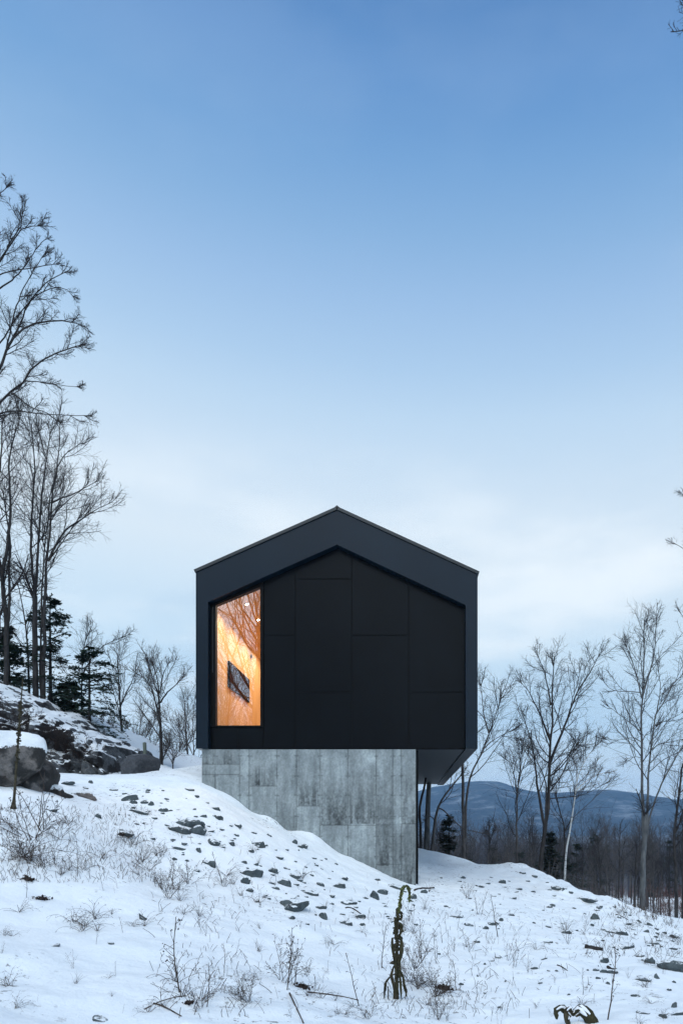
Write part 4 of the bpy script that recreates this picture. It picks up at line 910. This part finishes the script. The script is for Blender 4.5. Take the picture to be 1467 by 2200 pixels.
# rusty beech brush, one countless mass of dry leaves and twigs near the valley edge
def brush(name, label, cat, regions, mat, seed, leaf=.05, nst=500, h=.8, nl=10, rs=.006):
    rr = np.random.default_rng(seed); xs = np.concatenate([rr.uniform(a, b, int(nst*w)) for a, b, c, d, w in regions]); ys = np.concatenate([rr.uniform(c, d, int(nst*w)) for a, b, c, d, w in regions])
    n = len(xs); X = (xs-CX)/F*ys; g = height(X, ys)
    D = rr.normal(size=(n, 3))*np.array([.3, .3, 0])+np.array([0, 0, 1.]); Lh = h*rr.uniform(.4, 1.2, n)
    P = np.stack([X, ys, g-.05], -1)[:, None]+D[:, None]*(np.linspace(0, 1, 5)[None, :, None])*Lh[:, None, None]
    Q, R = grow(rr, P, np.full((n, 5), rs), 5, (25, 60), .5, 4, .08, .12, rmin=rs*.7)
    V1, q1 = tube_arrays(P, np.full((n, 5), rs), 3); V2, q2 = tube_arrays(Q, R, 3)
    me = [V1, V2]; qq = [q1, q2+len(V1)]; k = len(V1)+len(V2)
    if nl:
        b = np.arange(len(Q)).repeat(nl); c = Q[b, rr.integers(0, 4, len(b))]+rr.normal(size=(len(b), 3))*.03
        d = rr.normal(size=c.shape); d /= np.linalg.norm(d, axis=1, keepdims=True); e = np.cross(d, rr.normal(size=c.shape)); e /= np.linalg.norm(e, axis=1, keepdims=True)
        V3 = np.stack([c, c+d*leaf*.5+e*leaf*.3, c+d*leaf, c+d*leaf*.5-e*leaf*.3], 1).reshape(-1, 3); me.append(V3); qq.append(np.arange(len(V3)).reshape(-1, 4)+k)
    tag(obj(name, mk_mesh(name, np.concatenate(me), np.concatenate(qq), None, False, M[mat])), label, cat, kind='stuff')
brush('beech_brush', 'rust coloured brush with dry leaves at the foot of the valley wood', 'brush', [(1400, 1490, 30, 50, .22), (1230, 1490, 60, 95, .5)], 'beech', 5, .06, 420, 1.6, 1, .008)
brush('crest_brush', 'tangled dark brush behind the snowy crest', 'brush', [(895, 1010, 24.5, 29, .35), (1010, 1180, 26, 32, .4), (1160, 1300, 21.5, 28, .6), (1300, 1467, 24, 27, .08)], 'twig_mid', 6, .05, 620, .9, 0, .006)
brush('slope_scrub', 'thin scrub of broken twigs over the stony right crest', 'scrub', [(1310, 1460, 14.5, 17.5, 1.)], 'weed', 7, .03, 90, .18, 0, .004)

# ------------------------------------------------------------------ post
x, y, Y = 311, 1645, 19.6; b = W(x, y, Y)
m = MB(); V, q = tube_arrays(np.array([[[0, 0, -.3], [0, 0, .1], [.01, 0, .4], [.0, 0, .66]]]), np.array([[.055, .055, .05, .05]]), 10); m.add(V, q)
k = len(V); m.add(np.concatenate([V[-10:], [[0, 0, .68]]]), None, [(i, (i+1) % 10, 10) for i in range(10)])
o = obj('wooden_post', m.mesh('wooden_post', M['post'], True), None, b); tag(o, 'short pale weathered post standing on the terrace behind the dark boulder', 'post')

# ------------------------------------------------------------------ dry weeds
def pods(rr, pts, size, elong=1.6):
    n = len(pts); d = rr.normal(size=(n, 3))*.5+np.array([0, 0, -.6]); d /= np.linalg.norm(d, axis=1, keepdims=True); e = np.cross(d, rr.normal(size=(n, 3))); e /= np.linalg.norm(e, axis=1, keepdims=True); f = np.cross(d, e)
    s = size*rr.uniform(.6, 1.4, n)[:, None]; w = s/elong*.55
    V = np.stack([pts, pts+d*s*.5+e*w, pts+d*s*.5+f*w, pts+d*s*.5-e*w, pts+d*s*.5-f*w, pts+d*s], 1).reshape(-1, 3)
    b = (np.arange(n)*6)[:, None, None]; t = np.array([[0, 1, 2], [0, 2, 3], [0, 3, 4], [0, 4, 1], [5, 2, 1], [5, 3, 2], [5, 4, 3], [5, 1, 4]])[None]
    return V, (b+t).reshape(-1, 3)
def weed_mesh(kind, seed):                     # unit height; stems mesh, heads mesh
    rr = np.random.default_rng(seed)
    if kind == 'stalk': ns, spread, droop, nb, ps, npd = 1, .10, 0, 9, .026, 2
    elif kind == 'clump': ns, spread, droop, nb, ps, npd = 13, .75, -.38, 2, .035, 1
    elif kind == 'bush': ns, spread, droop, nb, ps, npd = 8, .5, .0, 6, .03, 1
    elif kind == 'grass': ns, spread, droop, nb, ps, npd = 16, .5, -.22, 0, .0, 0
    else: ns, spread, droop, nb, ps, npd = 4, .25, -.04, 5, .035, 1
    D = rr.normal(size=(ns, 3))*np.array([spread, spread, 0])+np.array([0, 0, 1.]); D /= np.linalg.norm(D, axis=1, keepdims=True)
    L = rr.uniform(.55, 1.05, ns); L[0] = 1.05; P = [rr.normal(size=(ns, 3))*np.array([.05, .05, 0])]; cur = P[0]-np.array([0, 0, .05]); P = [cur]; n = 8
    for k in range(n-1):
        D = D+rr.normal(size=D.shape)*.07; D[:, 2] += droop*(k/n)*1.4; D /= np.linalg.norm(D, axis=1, keepdims=True); cur = cur+D*L[:, None]/(n-1)*1.05; P.append(cur)
    P = np.stack(P, 1); R = np.linspace(.009, .004, n)[None].repeat(ns, 0)*(1.3 if ns == 1 else .8)
    out = [tube_arrays(P, R, 4)]; tips = P[:, -1]; hv = None
    if nb:
        Q, RQ = grow(rr, P, R, nb, (25, 60), .3 if ns > 1 else .16, 4, .05, .15, t0=.25, rmin=.0045); out.append(tube_arrays(Q, RQ, 3))
        src = Q[:, -1]
        if kind == 'bush':
            Q2, R2 = grow(rr, Q, RQ, 3, (25, 60), .5, 3, .05, .15, t0=.3, rmin=.004); out.append(tube_arrays(Q2, R2, 3)); src = np.concatenate([src, Q2[::2, -1]])
        pp = src[rr.random(len(src)) < .7].repeat(npd, 0); pp = pp+rr.normal(size=pp.shape)*.015
        hv = pods(rr, np.concatenate([pp, tips]), ps)
    vs, qs, k = [], [], 0
    for V, q in out: vs.append(V); qs.append(q+k); k += len(V)
    a = mk_mesh('stems', np.concatenate(vs), np.concatenate(qs), None, True, M['weed']); b = mk_mesh('seed_heads', hv[0], None, hv[1], False, M['weed_dark']) if hv else None
    return a, b
WK = {k: [weed_mesh(k, 900+10*j+i) for i in range(4)] for j, k in enumerate(['stalk', 'clump', 'bush', 'grass', 'mixed'])}
weeds = """25,1780,30,clump;60,1855,80,bush;52,1840,90,clump;62,1800,100,bush;70,1850,60,clump;85,1780,120,mixed;122,1862,55,mixed;130,1800,40,bush;150,1772,50,clump;90,1862,60,clump;42,1850,40,clump;15,1850,35,clump;168,1885,60,stalk;202,1864,50,mixed;220,1845,45,clump;115,1850,35,stalk;130,1880,40,clump;148,1870,35,clump;180,1870,45,clump;190,1895,28,stalk;224,1915,40,stalk;60,1930,60,stalk;285,1815,45,clump;270,1810,30,bush;240,1822,35,stalk;335,1838,45,clump;345,1840,30,bush;318,1870,55,bush;300,1880,35,clump;348,1910,50,bush;360,1930,60,bush;330,1895,30,clump;405,1900,60,bush;385,1935,40,clump;395,1965,35,clump;475,1900,70,stalk;482,1905,40,bush;370,1905,60,stalk;390,1800,40,mixed;160,1980,50,clump;185,1990,45,clump;205,1975,50,clump;178,2000,55,clump;210,2000,30,grass;265,2005,35,stalk;310,1990,40,clump;285,1990,25,clump;250,1910,25,stalk;395,2130,170,stalk;378,2110,80,clump;395,2140,60,clump;430,2150,70,clump;445,2165,90,stalk;350,2160,45,clump;320,2175,40,clump;430,2165,40,bush;478,2090,60,stalk;515,2150,50,bush;535,2155,60,bush;530,2158,40,clump;505,2140,35,clump;545,2100,25,clump;620,2130,130,stalk;612,2110,100,bush;630,2115,90,mixed;660,2140,35,clump;690,2145,35,clump;720,2150,25,grass;20,2120,50,clump;35,2170,40,clump;10,2010,30,clump;28,2012,26,clump;240,1965,20,grass;765,2160,110,stalk;758,2165,30,clump;740,2180,35,clump;790,2190,40,bush;725,2180,25,clump;820,2000,35,stalk;826,2080,90,stalk;885,1985,55,mixed;905,2070,90,mixed;890,2080,70,bush;880,2110,60,bush;900,2125,60,bush;920,2120,50,bush;935,2070,60,stalk;895,2120,45,clump;935,2140,60,clump;945,2140,55,bush;955,2135,50,clump;915,2160,40,clump;975,2125,60,stalk;940,2190,60,bush;960,2195,50,mixed;935,2060,40,stalk;960,2000,40,stalk;984,1998,40,stalk;950,2025,35,stalk;1005,1930,35,bush;1028,1965,50,mixed;1065,2015,90,stalk;975,2045,30,mixed;1010,2045,50,mixed;1000,2035,25,clump;1022,2010,30,stalk;1042,2055,25,stalk;1015,2085,25,stalk;1105,2080,45,mixed;1090,2065,55,mixed;1133,2090,40,mixed;1110,2010,30,mixed;1145,2095,25,stalk;1252,2140,60,stalk;1130,2020,25,stalk;1185,1995,20,stalk;1053,2195,30,stalk;1070,2200,25,stalk;1075,2200,20,stalk;1150,2165,20,mixed;1190,2112,15,mixed;1215,2000,40,grass;1255,1990,18,mixed;1300,2190,150,stalk;1370,2200,30,stalk;1375,2200,25,clump;1425,2190,25,clump;1350,1995,25,bush;1375,1990,20,bush;1395,1980,20,bush;1320,1980,18,mixed;1330,1965,20,bush;1440,2022,25,bush;1455,2030,25,bush;1420,2016,15,bush;1185,2185,22,mixed;1240,2195,20,stalk;850,1990,20,mixed;870,2000,40,bush;860,2020,30,mixed;985,2015,15,stalk;1060,1985,20,stalk;715,1960,15,mixed;770,1975,25,clump;790,1975,25,stalk;700,2000,12,stalk"""
wl = [w.split(',') for w in weeds.split(';')]
_r = random.Random(5)
for q in range(70):
    x = _r.uniform(0, 1460); y = _r.uniform(max(1760, 1700+(x-100)*.26), 2190) if x < 900 else _r.uniform(1900+(x-900)*.22, 2190)
    wl.append([str(int(x)), str(int(y)), str(_r.uniform(14, 42)), _r.choice(['clump', 'grass', 'mixed', 'stalk', 'clump'])])
hp = hits(np.array([[float(w[0]), float(w[1])] for w in wl]))
rr = np.random.default_rng(31)
desc = {'stalk': 'thin upright dead stalk with small seed heads', 'clump': 'arching clump of dead brown stems', 'bush': 'twiggy dead bush weed with dark seed heads', 'grass': 'tuft of bent dry grass', 'mixed': 'loose dead weed with several thin stems'}
special = {'395,2130': 'tallest thin dead stalk at the lower left of centre', '620,2130': 'tall dead stalk leaning left at the lower middle with a lattice of twigs', '1300,2190': 'very tall faint dead stalk at the lower right', '765,2160': 'bare curved stalk left of the mullein', '1252,2140': 'single straight dead stalk alone in open snow at lower right', '1005,1930': 'small bushy weed on the rise right of the concrete corner', '168,1885': 'upright dead stalk in the middle of the left weed patch'}
for i, w in enumerate(wl):
    X, Y, Z = hp[i]; h = float(w[2])*Y/F
    a, b = WK[w[3]][i % 4]
    region = ('on the left slope' if float(w[0]) < 300 else 'at lower left of the stone pile' if float(w[0]) < 700 else 'around the hooked mullein' if float(w[0]) < 1000 else 'on the right slope')
    key = w[0]+','+w[1]
    e = empty('dead_weed', (X, Y, Z), special.get(key, desc[w[3]]+' '+region), 'weed', None if key in special else w[3]+' weeds '+region)
    sx = h*rr.uniform(.85, 1.15)*(1.15 if w[3] in ('clump', 'bush') else 1); e.scale = (sx, sx, h); e.rotation_euler = (rr.uniform(-.15, .15), rr.uniform(-.15, .15), rr.uniform(0, 6.28))
    obj('stems', a, e)
    if b: obj('seed_heads', b, e)
# fallen stems and twigs lying on the snow
def lying(label, pts, r, mat='weed_dark', name='fallen_stick', cat='stick'):
    hp = hits(np.array(pts, float)); P = hp.copy(); P[:, 2] += r*.6; base = P[0].copy()
    P = resample(chaikin(P, 1), 10); V, q = tube_arrays((P-base)[None], (np.linspace(r, r*.6, 10)*(1+.15*np.sin(np.arange(10)*2.3)))[None], 7)
    k = 7; n = len(V); V = np.concatenate([V, [(P-base)[0]], [(P-base)[-1]]]); t = [(n, (i+1) % k, i) for i in range(k)]+[(n+1, n-k+i, n-k+(i+1) % k) for i in range(k)]
    o = obj(name, mk_mesh(name, V, q, t, True, M[mat]), None, base); return tag(o, label, cat)
lying('short dark log lying flat in the snow on the right slope', [(1256,2037),(1275,2040),(1294,2043)], .035, 'bark_dark', 'fallen_log', 'log')
lying('crooked stick lying beside the concrete corner', [(890,1914),(905,1909),(920,1910),(932,1908)], .02)
lying('thin dark curved twig below the stones left of the mullein', [(742,1952),(750,1950),(762,1955),(775,1964)], .012)
lying('long fallen stem running right of the brown leaf clump at lower middle', [(660,2133),(700,2137),(740,2143),(770,2150)], .007, 'weed')
lying('slanting fallen stem crossing the lowest middle snow', [(622,2135),(636,2165),(652,2200)], .008, 'weed')
lying('long bent stem lying at the lower left of centre', [(330,2158),(350,2163),(390,2185)], .007, 'weed')
lying('thin stem lying across the lower left snow', [(310,2170),(350,2150),(400,2140)], .006, 'weed')
lying('thin fallen twig on the open right snow', [(1196,2074),(1206,2078),(1218,2086)], .008)
lying('slanting twig near the right crest', [(1322,1965),(1335,1970),(1348,1977)], .010)
lying('long thin twig lying on the far right snow', [(1305,2080),(1315,2086),(1325,2092)], .02)
# clump of brown litter poking through (leaf heaps)
def heap(label, px, py, wpx, seed, n=90, name='leaf_clump'):
    rr = np.random.default_rng(seed); X, Y, Z = hits([[px, py]])[0]; w = wpx*Y/F*.36
    pts = rr.normal(size=(n, 3))*np.array([w*.5, w*.4, w*.18])+np.array([0, 0, w*.12]); pts[:, 2] = np.abs(pts[:, 2])
    V, t = pods(rr, pts, w*.45, 1.4); P = rr.normal(size=(30, 1, 3))*np.array([w*.3, w*.3, .0])+np.cumsum(rr.normal(size=(30, 5, 3))*w*.22, 1)*np.array([1, 1, .5]); P[:, :, 2] = np.abs(P[:, :, 2])
    V2, q2 = tube_arrays(P, np.full((30, 5), .004), 3)
    e = empty(name, (X, Y, Z), label, 'dead leaves'); obj('leaves', mk_mesh('leaves', V, None, t, False, M['weed_dark']), e); obj('stems', mk_mesh('stems', V2, q2, None, True, M['weed']), e)
heap('dark brown clod of dead leaves, upper of two on the left slope', 60, 1889, 34, 1)
heap('dark clod of dead leaves, lower of two on the left slope', 90, 1932, 36, 2)
heap('reddish brown leaf clump at the foot of the leaning stalk at lower middle', 648, 2122, 42, 3)
heap('reddish brown leaf clump right of the hooked mullein', 950, 2125, 44, 4)
heap('small leaf clump at the lower left of centre', 405, 2155, 26, 5)
heap('small dark leaf clump left of the snow capped slab', 262, 1795, 26, 6)

# fine stubble, countless
def stubble():
    rr = np.random.default_rng(12)
    px = np.concatenate([rr.uniform(0, 330, 1000), rr.uniform(330, 560, 260), rr.uniform(780, 1120, 420), rr.uniform(1250, 1467, 420), rr.uniform(560, 1300, 220)]); py = np.concatenate([rr.uniform(1735, 1900, 1000), rr.uniform(1830, 2190, 260), rr.uniform(1960, 2190, 420), rr.uniform(1960, 2060, 420), rr.uniform(1880, 2190, 220)])
    h = hits(np.stack([px, py], 1)); n = len(h); D = rr.normal(size=(n, 3))*np.array([.35, .35, 0])+np.array([0, 0, 1.]); L = rr.uniform(.03, .12, n)
    P = (h-np.array([0, 0, .01]))[:, None]+D[:, None]*np.linspace(0, 1, 4)[None, :, None]*L[:, None, None]; P[:, :, 0] += (np.linspace(0, 1, 4)**2)[None]*rr.normal(size=(n, 1))*.03
    V, q = tube_arrays(P, np.full((n, 4), .0022)*rr.uniform(.6, 1.4, (n, 1)), 3)
    tag(obj('dry_stubble', mk_mesh('dry_stubble', V, q, None, False, M['weed'])), 'sparse dry stubble poking through the snow', 'stubble', kind='stuff')
stubble()

# ------------------------------------------------------------------ mullein with hooked tip
def leaf_blade(P, w, fold=.3, n=8):            # drooping leaf along a path
    P = resample(np.array(P, float), n); T = np.gradient(P, axis=0); T /= np.linalg.norm(T, axis=1, keepdims=True)
    side = np.cross(T, [0, 1, .2]); side /= np.linalg.norm(side, axis=1, keepdims=True)+1e-9; up = np.cross(side, T)
    s = np.linspace(0, 1, n); ww = w*np.sin(np.pi*(s*.88+.08))**.7
    a = P-side*ww[:, None]+up*(ww*fold)[:, None]; b = P; c = P+side*ww[:, None]+up*(ww*fold)[:, None]; th = .004
    V = np.concatenate([a, b, c, a-up*th, b-up*th, c-up*th]); q = []
    for i in range(n-1):
        q += [(i, n+i, n+i+1, i+1), (n+i, 2*n+i, 2*n+i+1, n+i+1), (3*n+i+1, 4*n+i+1, 4*n+i, 3*n+i), (4*n+i+1, 5*n+i+1, 5*n+i, 4*n+i), (i, i+1, 3*n+i+1, 3*n+i), (2*n+i, 5*n+i, 5*n+i+1, 2*n+i+1)]
    return V, q
def mullein():
    base = hits([[853, 2147]])[0]; Y = base[1]; s = Y/F
    def w2(px, py, dy=0): return np.array([(px-853)*s, dy, (2147-py)*s])
    e = empty('mullein_plant', base, 'tall wilted green mullein with a hooked tip in the foreground snow', 'plant')
    pts = [w2(853, 2155), w2(851, 2090), w2(853, 2030), w2(851, 1985), w2(858, 1948), w2(861, 1922), w2(864, 1908), w2(871, 1902), w2(878, 1908), w2(880, 1922), w2(879, 1936)]
    P = resample(chaikin(np.array(pts), 2), 60); R = np.interp(np.linspace(0, 1, 60), [0, .3, .6, .75, .9, 1], [.022, .018, .014, .012, .015, .010]); R *= 1+.12*np.sin(np.arange(60)*1.9)
    V, q = tube_arrays(P[None], R[None], 10); obj('stem', mk_mesh('stem', V, q, None, True, M['mullein']), e)
    rr = np.random.default_rng(8); k = int(60*.68)
    c = P[rr.integers(k, 60, 260)]; d = rr.normal(size=c.shape); d[:, 1] *= .8; d /= np.linalg.norm(d, axis=1, keepdims=True); V, t = pods(rr, c+d*.013, .016, 1.1); c2 = P[rr.integers(8, k, 90)]; c2 = c2+rr.normal(size=c2.shape)*.012; V2, t2 = pods(rr, c2, .06, 2.2); obj('leaf_scraps', mk_mesh('leaf_scraps', V2, None, t2, False, M['mullein_brown']), e)
    obj('tip_buds', mk_mesh('tip_buds', V, None, t, False, M['mullein_tip']), e)
    leaves = [ # from px path, width
     ([(852,2090),(838,2098),(829,2110),(826,2135),(825,2150)], .018, 'mullein_brown'), ([(826,2108),(825,2135),(828,2160)], .010, 'mullein_brown'),
     ([(846,2075),(840,2095),(847,2120),(849,2148)], .030, 'mullein_brown'), ([(857,2080),(866,2098),(868,2120),(874,2142)], .022, 'mullein'), ([(858,2085),(860,2110),(862,2145)], .022, 'mullein'),
     ([(848,2015),(843,2012),(842,2030),(846,2056),(848,2075)], .026, 'mullein'), ([(856,2012),(863,2022),(862,2045),(858,2070)], .036, 'mullein'), ([(852,2040),(848,2065),(852,2095)], .030, 'mullein'), ([(856,2050),(857,2075),(856,2100)], .034, 'mullein'),
     ([(850,1988),(848,1994),(849,2010)], .022, 'mullein'), ([(856,1982),(863,1987),(861,2004),(857,2012)], .030, 'mullein'), ([(852,1995),(850,2008),(852,2022)], .028, 'mullein'), ([(851,1958),(853,1966),(858,1975)], .024, 'mullein'), ([(858,1962),(863,1966),(861,1978)], .020, 'mullein'),
     ([(850,1972),(848,1978),(848,1990)], .018, 'mullein'), ([(858,1940),(862,1945),(861,1954)], .014, 'mullein'), ([(854,1950),(851,1955),(853,1962)], .014, 'mullein'), ([(846,2120),(846,2140),(845,2160)], .016, 'mullein_brown'), ([(834,2118),(834,2140),(832,2148)], .010, 'mullein_brown'), ([(868,2110),(873,2128),(870,2145)], .014, 'mullein_brown')]
    for path, w, mt in leaves:
        dy = rr.uniform(-.05, .02); V, q = leaf_blade([w2(x, y, dy*i/len(path)-.02) for i, (x, y) in enumerate(path)], w*.58, .35); obj('leaf', mk_mesh('leaf', V, q, None, True, M[mt]), e)
mullein()
def rosette():
    base = hits([[1232, 2196]])[0]; s = base[1]/F; e = empty('mullein_rosette', base, 'low green rosette of wilted leaves with snow on them at the bottom edge', 'plant')
    def w2(px, py, dy=0): return np.array([(px-1232)*s, dy, (2196-py)*s])
    for path, w, mt in [([(1225,2185),(1205,2163),(1190,2166),(1189,2182)], .035, 'mullein'), ([(1230,2180),(1222,2165),(1212,2168),(1208,2190)], .028, 'mullein_brown'), ([(1232,2180),(1240,2166),(1255,2180),(1262,2205)], .038, 'mullein'), ([(1228,2182),(1245,2163),(1262,2176),(1274,2205)], .045, 'mullein'), ([(1236,2184),(1255,2168),(1272,2186),(1280,2205)], .03, 'mullein_brown'), ([(1222,2184),(1218,2190),(1216,2206)], .022, 'mullein_brown')]:
        V, q = leaf_blade([w2(x, y, -.04*i) for i, (x, y) in enumerate(path)], w, .4); obj('leaf', mk_mesh('leaf', V, q, None, True, M[mt]), e)
        V, q = leaf_blade([w2(x, y-2.2, -.04*i) for i, (x, y) in enumerate(path[:-1])], w*.6, .2); obj('snow_dusting', mk_mesh('snow_dusting', V, q, None, True, M['capsnow']), e)
rosette()
# dead mullein stalk at the left boulder
def stalk_left():
    base = hits([[30, 1737]])[0]; s = base[1]/F
    e = empty('dead_mullein_stalk', base, 'tall dead knobbly stalk standing in front of the big left boulder', 'plant')
    pts = np.array([[(x-30)*s, 0, (1742-y)*s] for x, y in [(29, 1748), (30, 1736), (33, 1700), (36, 1650), (40, 1600), (43, 1550), (47, 1500), (50, 1462)]])
    P = resample(chaikin(pts, 2), 50); R = np.linspace(.021, .007, 50); R[:5] = [.055, .045, .034, .027, .023]
    V, q = tube_arrays(P[None], R[None], 8); obj('stem', mk_mesh('stem', V, q, None, True, M['mullein_brown']), e)
    rr = np.random.default_rng(4); c = P[rr.integers(18, 40, 130)]; d = rr.normal(size=c.shape); d /= np.linalg.norm(d, axis=1, keepdims=True); V, t = pods(rr, c+d*.014, .03, 1.1); obj('seed_heads', mk_mesh('seed_heads', V, None, t, False, M['mullein_brown']), e)
stalk_left()

# trees standing behind the camera: seen mirrored in the window
for i, (x, y, H, lab) in enumerate([(-7.6, -5, 15, 'tall bare tree mirrored in the lit gable window')]+[(-16, -13, 14, 0), (-4, -16, 15, 0), (-22, -9, 13, 0), (3, -20, 15, 0), (-10, -24, 16, 0), (9, -18, 14, 0), (-30, -20, 15, 0), (-18, -28, 16, 0), (-2, -30, 16, 0), (14, -28, 15, 0)]):
    g = float(height(np.array([float(x)]), np.array([float(y)]))[0])
    if i in (0, 2, 5):
        A, Bc = proto_tree(811+i, 13, (8, 7), 30, .009, 8, .28); tr = mk_mesh('trunk', A[0], A[1], None, True, M['bark_dark']); cr = mk_mesh('crown', Bc[0], Bc[1], None, True, M['twig']); s = 1.15
    else: tr, cr = vp[i % 7]; s = H/11.
    e = empty('bare_tree', (x, y, g), lab or 'bare tree of the wood opposite the gable, mirrored in the window', 'tree', None if lab else 'trees opposite the gable')
    e.scale = (s,)*3; e.rotation_euler = (0, 0, i*1.3); obj('trunk', tr, e); obj('crown', cr, e)

def wood_behind():
    pt = []
    for i in range(4):
        A, Bc = proto_tree(760+i, 12+i, (6, 3), 20, .016, 4, .13); pt.append((np.concatenate([A[0], Bc[0]]), np.concatenate([A[1], Bc[1]+len(A[0])])))
    rr = np.random.default_rng(29); vs, qs, n = [], [], 0
    for k in range(150):
        Y = -22-75*rr.random(); X = rr.uniform(-60, 40); V, q = pt[k % 4]; a = rr.uniform(0, 6.28); g = float(height(np.array([X]), np.array([Y]))[0]); c, s_ = np.cos(a), np.sin(a)
        vs.append(np.stack([V[:, 0]*c-V[:, 1]*s_, V[:, 0]*s_+V[:, 1]*c, V[:, 2]], -1)+np.array([X, Y, g])); qs.append(q+n); n += len(V)
    tag(obj('wood_opposite', mk_mesh('wood_opposite', np.concatenate(vs), np.concatenate(qs), None, True, M['twig'])), 'leafless wood opposite the gable, mirrored in the window', 'woods', kind='stuff')
wood_behind()

# ------------------------------------------------------------------ haze
HAZE = 1.6e-4
m = MB(); m.box(-4600, 4600, -60, 4850, -75, 330)
hz = MB(); hz.box(-4550, 4550, -3050, 4850, -75, 330)
mt = bpy.data.materials.new('haze_air'); mt.use_nodes = True; t = NT(mt); t.n.remove(t.n['Principled BSDF'])
pv = t.node('ShaderNodeVolumePrincipled', {'Color': (.34, .65, 1, 1), 'Density': HAZE, 'Anisotropy': .0}); t.l.new(pv.outputs[0], t.n['Material Output'].inputs['Volume'])
tag(obj('haze', hz.mesh('haze', mt)), 'thin blue evening haze in the valley air', 'haze', kind='stuff')

# ------------------------------------------------------------------ sky, sun
SUN_EL, SUN_AZ = 24, 150
w = bpy.data.worlds.new('World'); sc.world = w; w.use_nodes = True; t = NT(w); bg = t.n['Background']
tc = t.node('ShaderNodeTexCoord').outputs['Generated']
sx = t.node('ShaderNodeSeparateXYZ', {0: tc})
def L(*c): return tuple(((v/255)/12.92 if v/255 <= .04045 else ((v/255+.055)/1.055)**2.4) for v in c)
nishita = t.node('ShaderNodeTexSky', sky_type='NISHITA'); nishita.sun_disc = False; nishita.sun_elevation = math.radians(2.5); nishita.sun_rotation = math.radians(SUN_AZ); nishita.air_density = 1.0; nishita.ozone_density = 2.0
el = sx.outputs[2]
warp = t.math('ADD', el, t.math('MULTIPLY', sx.outputs[0], .05))
grad = t.ramp(warp, [(0, (0.7084, 0.7632, 0.7986)), (0.07, (0.5759, 0.6820, 0.7632)), (0.16, (0.4591, 0.6060, 0.7355)), (0.25, (0.5073, 0.6433, 0.7493)), (0.365, (0.6121, 0.6951, 0.7562)), (0.438, (0.5410, 0.6433, 0.7355)), (0.512, (0.4336, 0.5700, 0.7084)), (0.555, (0.3530, 0.5018, 0.6754)), (0.61, (0.2741, 0.4236, 0.6307)), (0.656, (0.2034, 0.3574, 0.5759)), (0.7, (0.1446, 0.2937, 0.5296)), (0.742, (0.0951, 0.2267, 0.4696)), (0.772, (0.0636, 0.1785, 0.4089)), (1, (0.0300, 0.1036, 0.2780))])
# clouds: wispy stretched noise low in the sky
mp = t.node('ShaderNodeMapping', {'Vector': tc, 'Scale': (1.3, 1.3, 4.2), 'Rotation': (0.1, .25, 0)}).outputs[0]
cl = t.noise(mp, 2.1, 7, .52); cl2 = t.noise(t.node('ShaderNodeMapping', {'Vector': tc, 'Scale': (1, 1, 2.4), 'Location': (3, 1, 0)}).outputs[0], 3.6, 6, .5)
cm = t.math('MULTIPLY', t.smooth(cl, .44, .66), t.math('MULTIPLY', t.smooth(el, .04, .2), t.math('SUBTRACT', 1., t.smooth(el, .34, .52))))
col = t.mix(t.math('MULTIPLY', cm, .75), grad, L(229, 235, 238))
cm2 = t.math('MULTIPLY', t.smooth(cl2, .50, .68), t.math('MULTIPLY', t.smooth(el, .05, .15), t.math('SUBTRACT', 1., t.smooth(el, .36, .5))))
col = t.mix(t.math('MULTIPLY', cm2, .35), col, L(158, 186, 210))
cm3 = t.math('MULTIPLY', t.smooth(cl2, .42, .7), t.smooth(el, .45, .6)); col = t.mix(t.math('MULTIPLY', cm3, .10), col, L(186, 205, 224))
# the twilight side behind the camera is brighter
back = t.smooth(sx.outputs[1], .15, -.7)
gain = t.math('ADD', 1., t.math('MULTIPLY', back, .6))
vm = t.node('ShaderNodeVectorMath', operation='SCALE', ins={0: col}); t.l.new(gain, vm.inputs['Scale'])
add = t.node('ShaderNodeMix', data_type='RGBA', blend_type='ADD'); add.inputs[0].default_value = .02
t.l.new(vm.outputs[0], add.inputs[6]); t.l.new(nishita.outputs[0], add.inputs[7])
t.l.new(add.outputs[2], bg.inputs[0]); bg.inputs[1].default_value = 1.
S_ = bpy.data.lights.new('sun', 'SUN'); S_.energy = 1.5; S_.angle = math.radians(50); S_.color = (1, .985, .90)
so = obj('sun', S_); so.rotation_euler = (math.radians(32), 0, math.radians(-15))

# ------------------------------------------------------------------ camera
cd = bpy.data.cameras.new('camera'); cam = obj('camera', cd); cam.location = (0, 0, 0); cam.rotation_euler = (math.radians(90), 0, 0)
cd.sensor_fit = 'VERTICAL'; cd.sensor_height = 36; cd.sensor_width = 24; cd.lens = F/2200*36
cd.shift_x = -(CX-733.5)/2200; cd.shift_y = (CY-1100)/2200; cd.clip_start = .1; cd.clip_end = 12000
sc.camera = cam
sc.view_settings.view_transform = 'Standard'; sc.view_settings.look = 'None'; sc.view_settings.exposure = .3; sc.view_settings.gamma = 1
cy = sc.cycles; cy.max_bounces = 6; cy.transparent_max_bounces = 12; cy.volume_bounces = 1
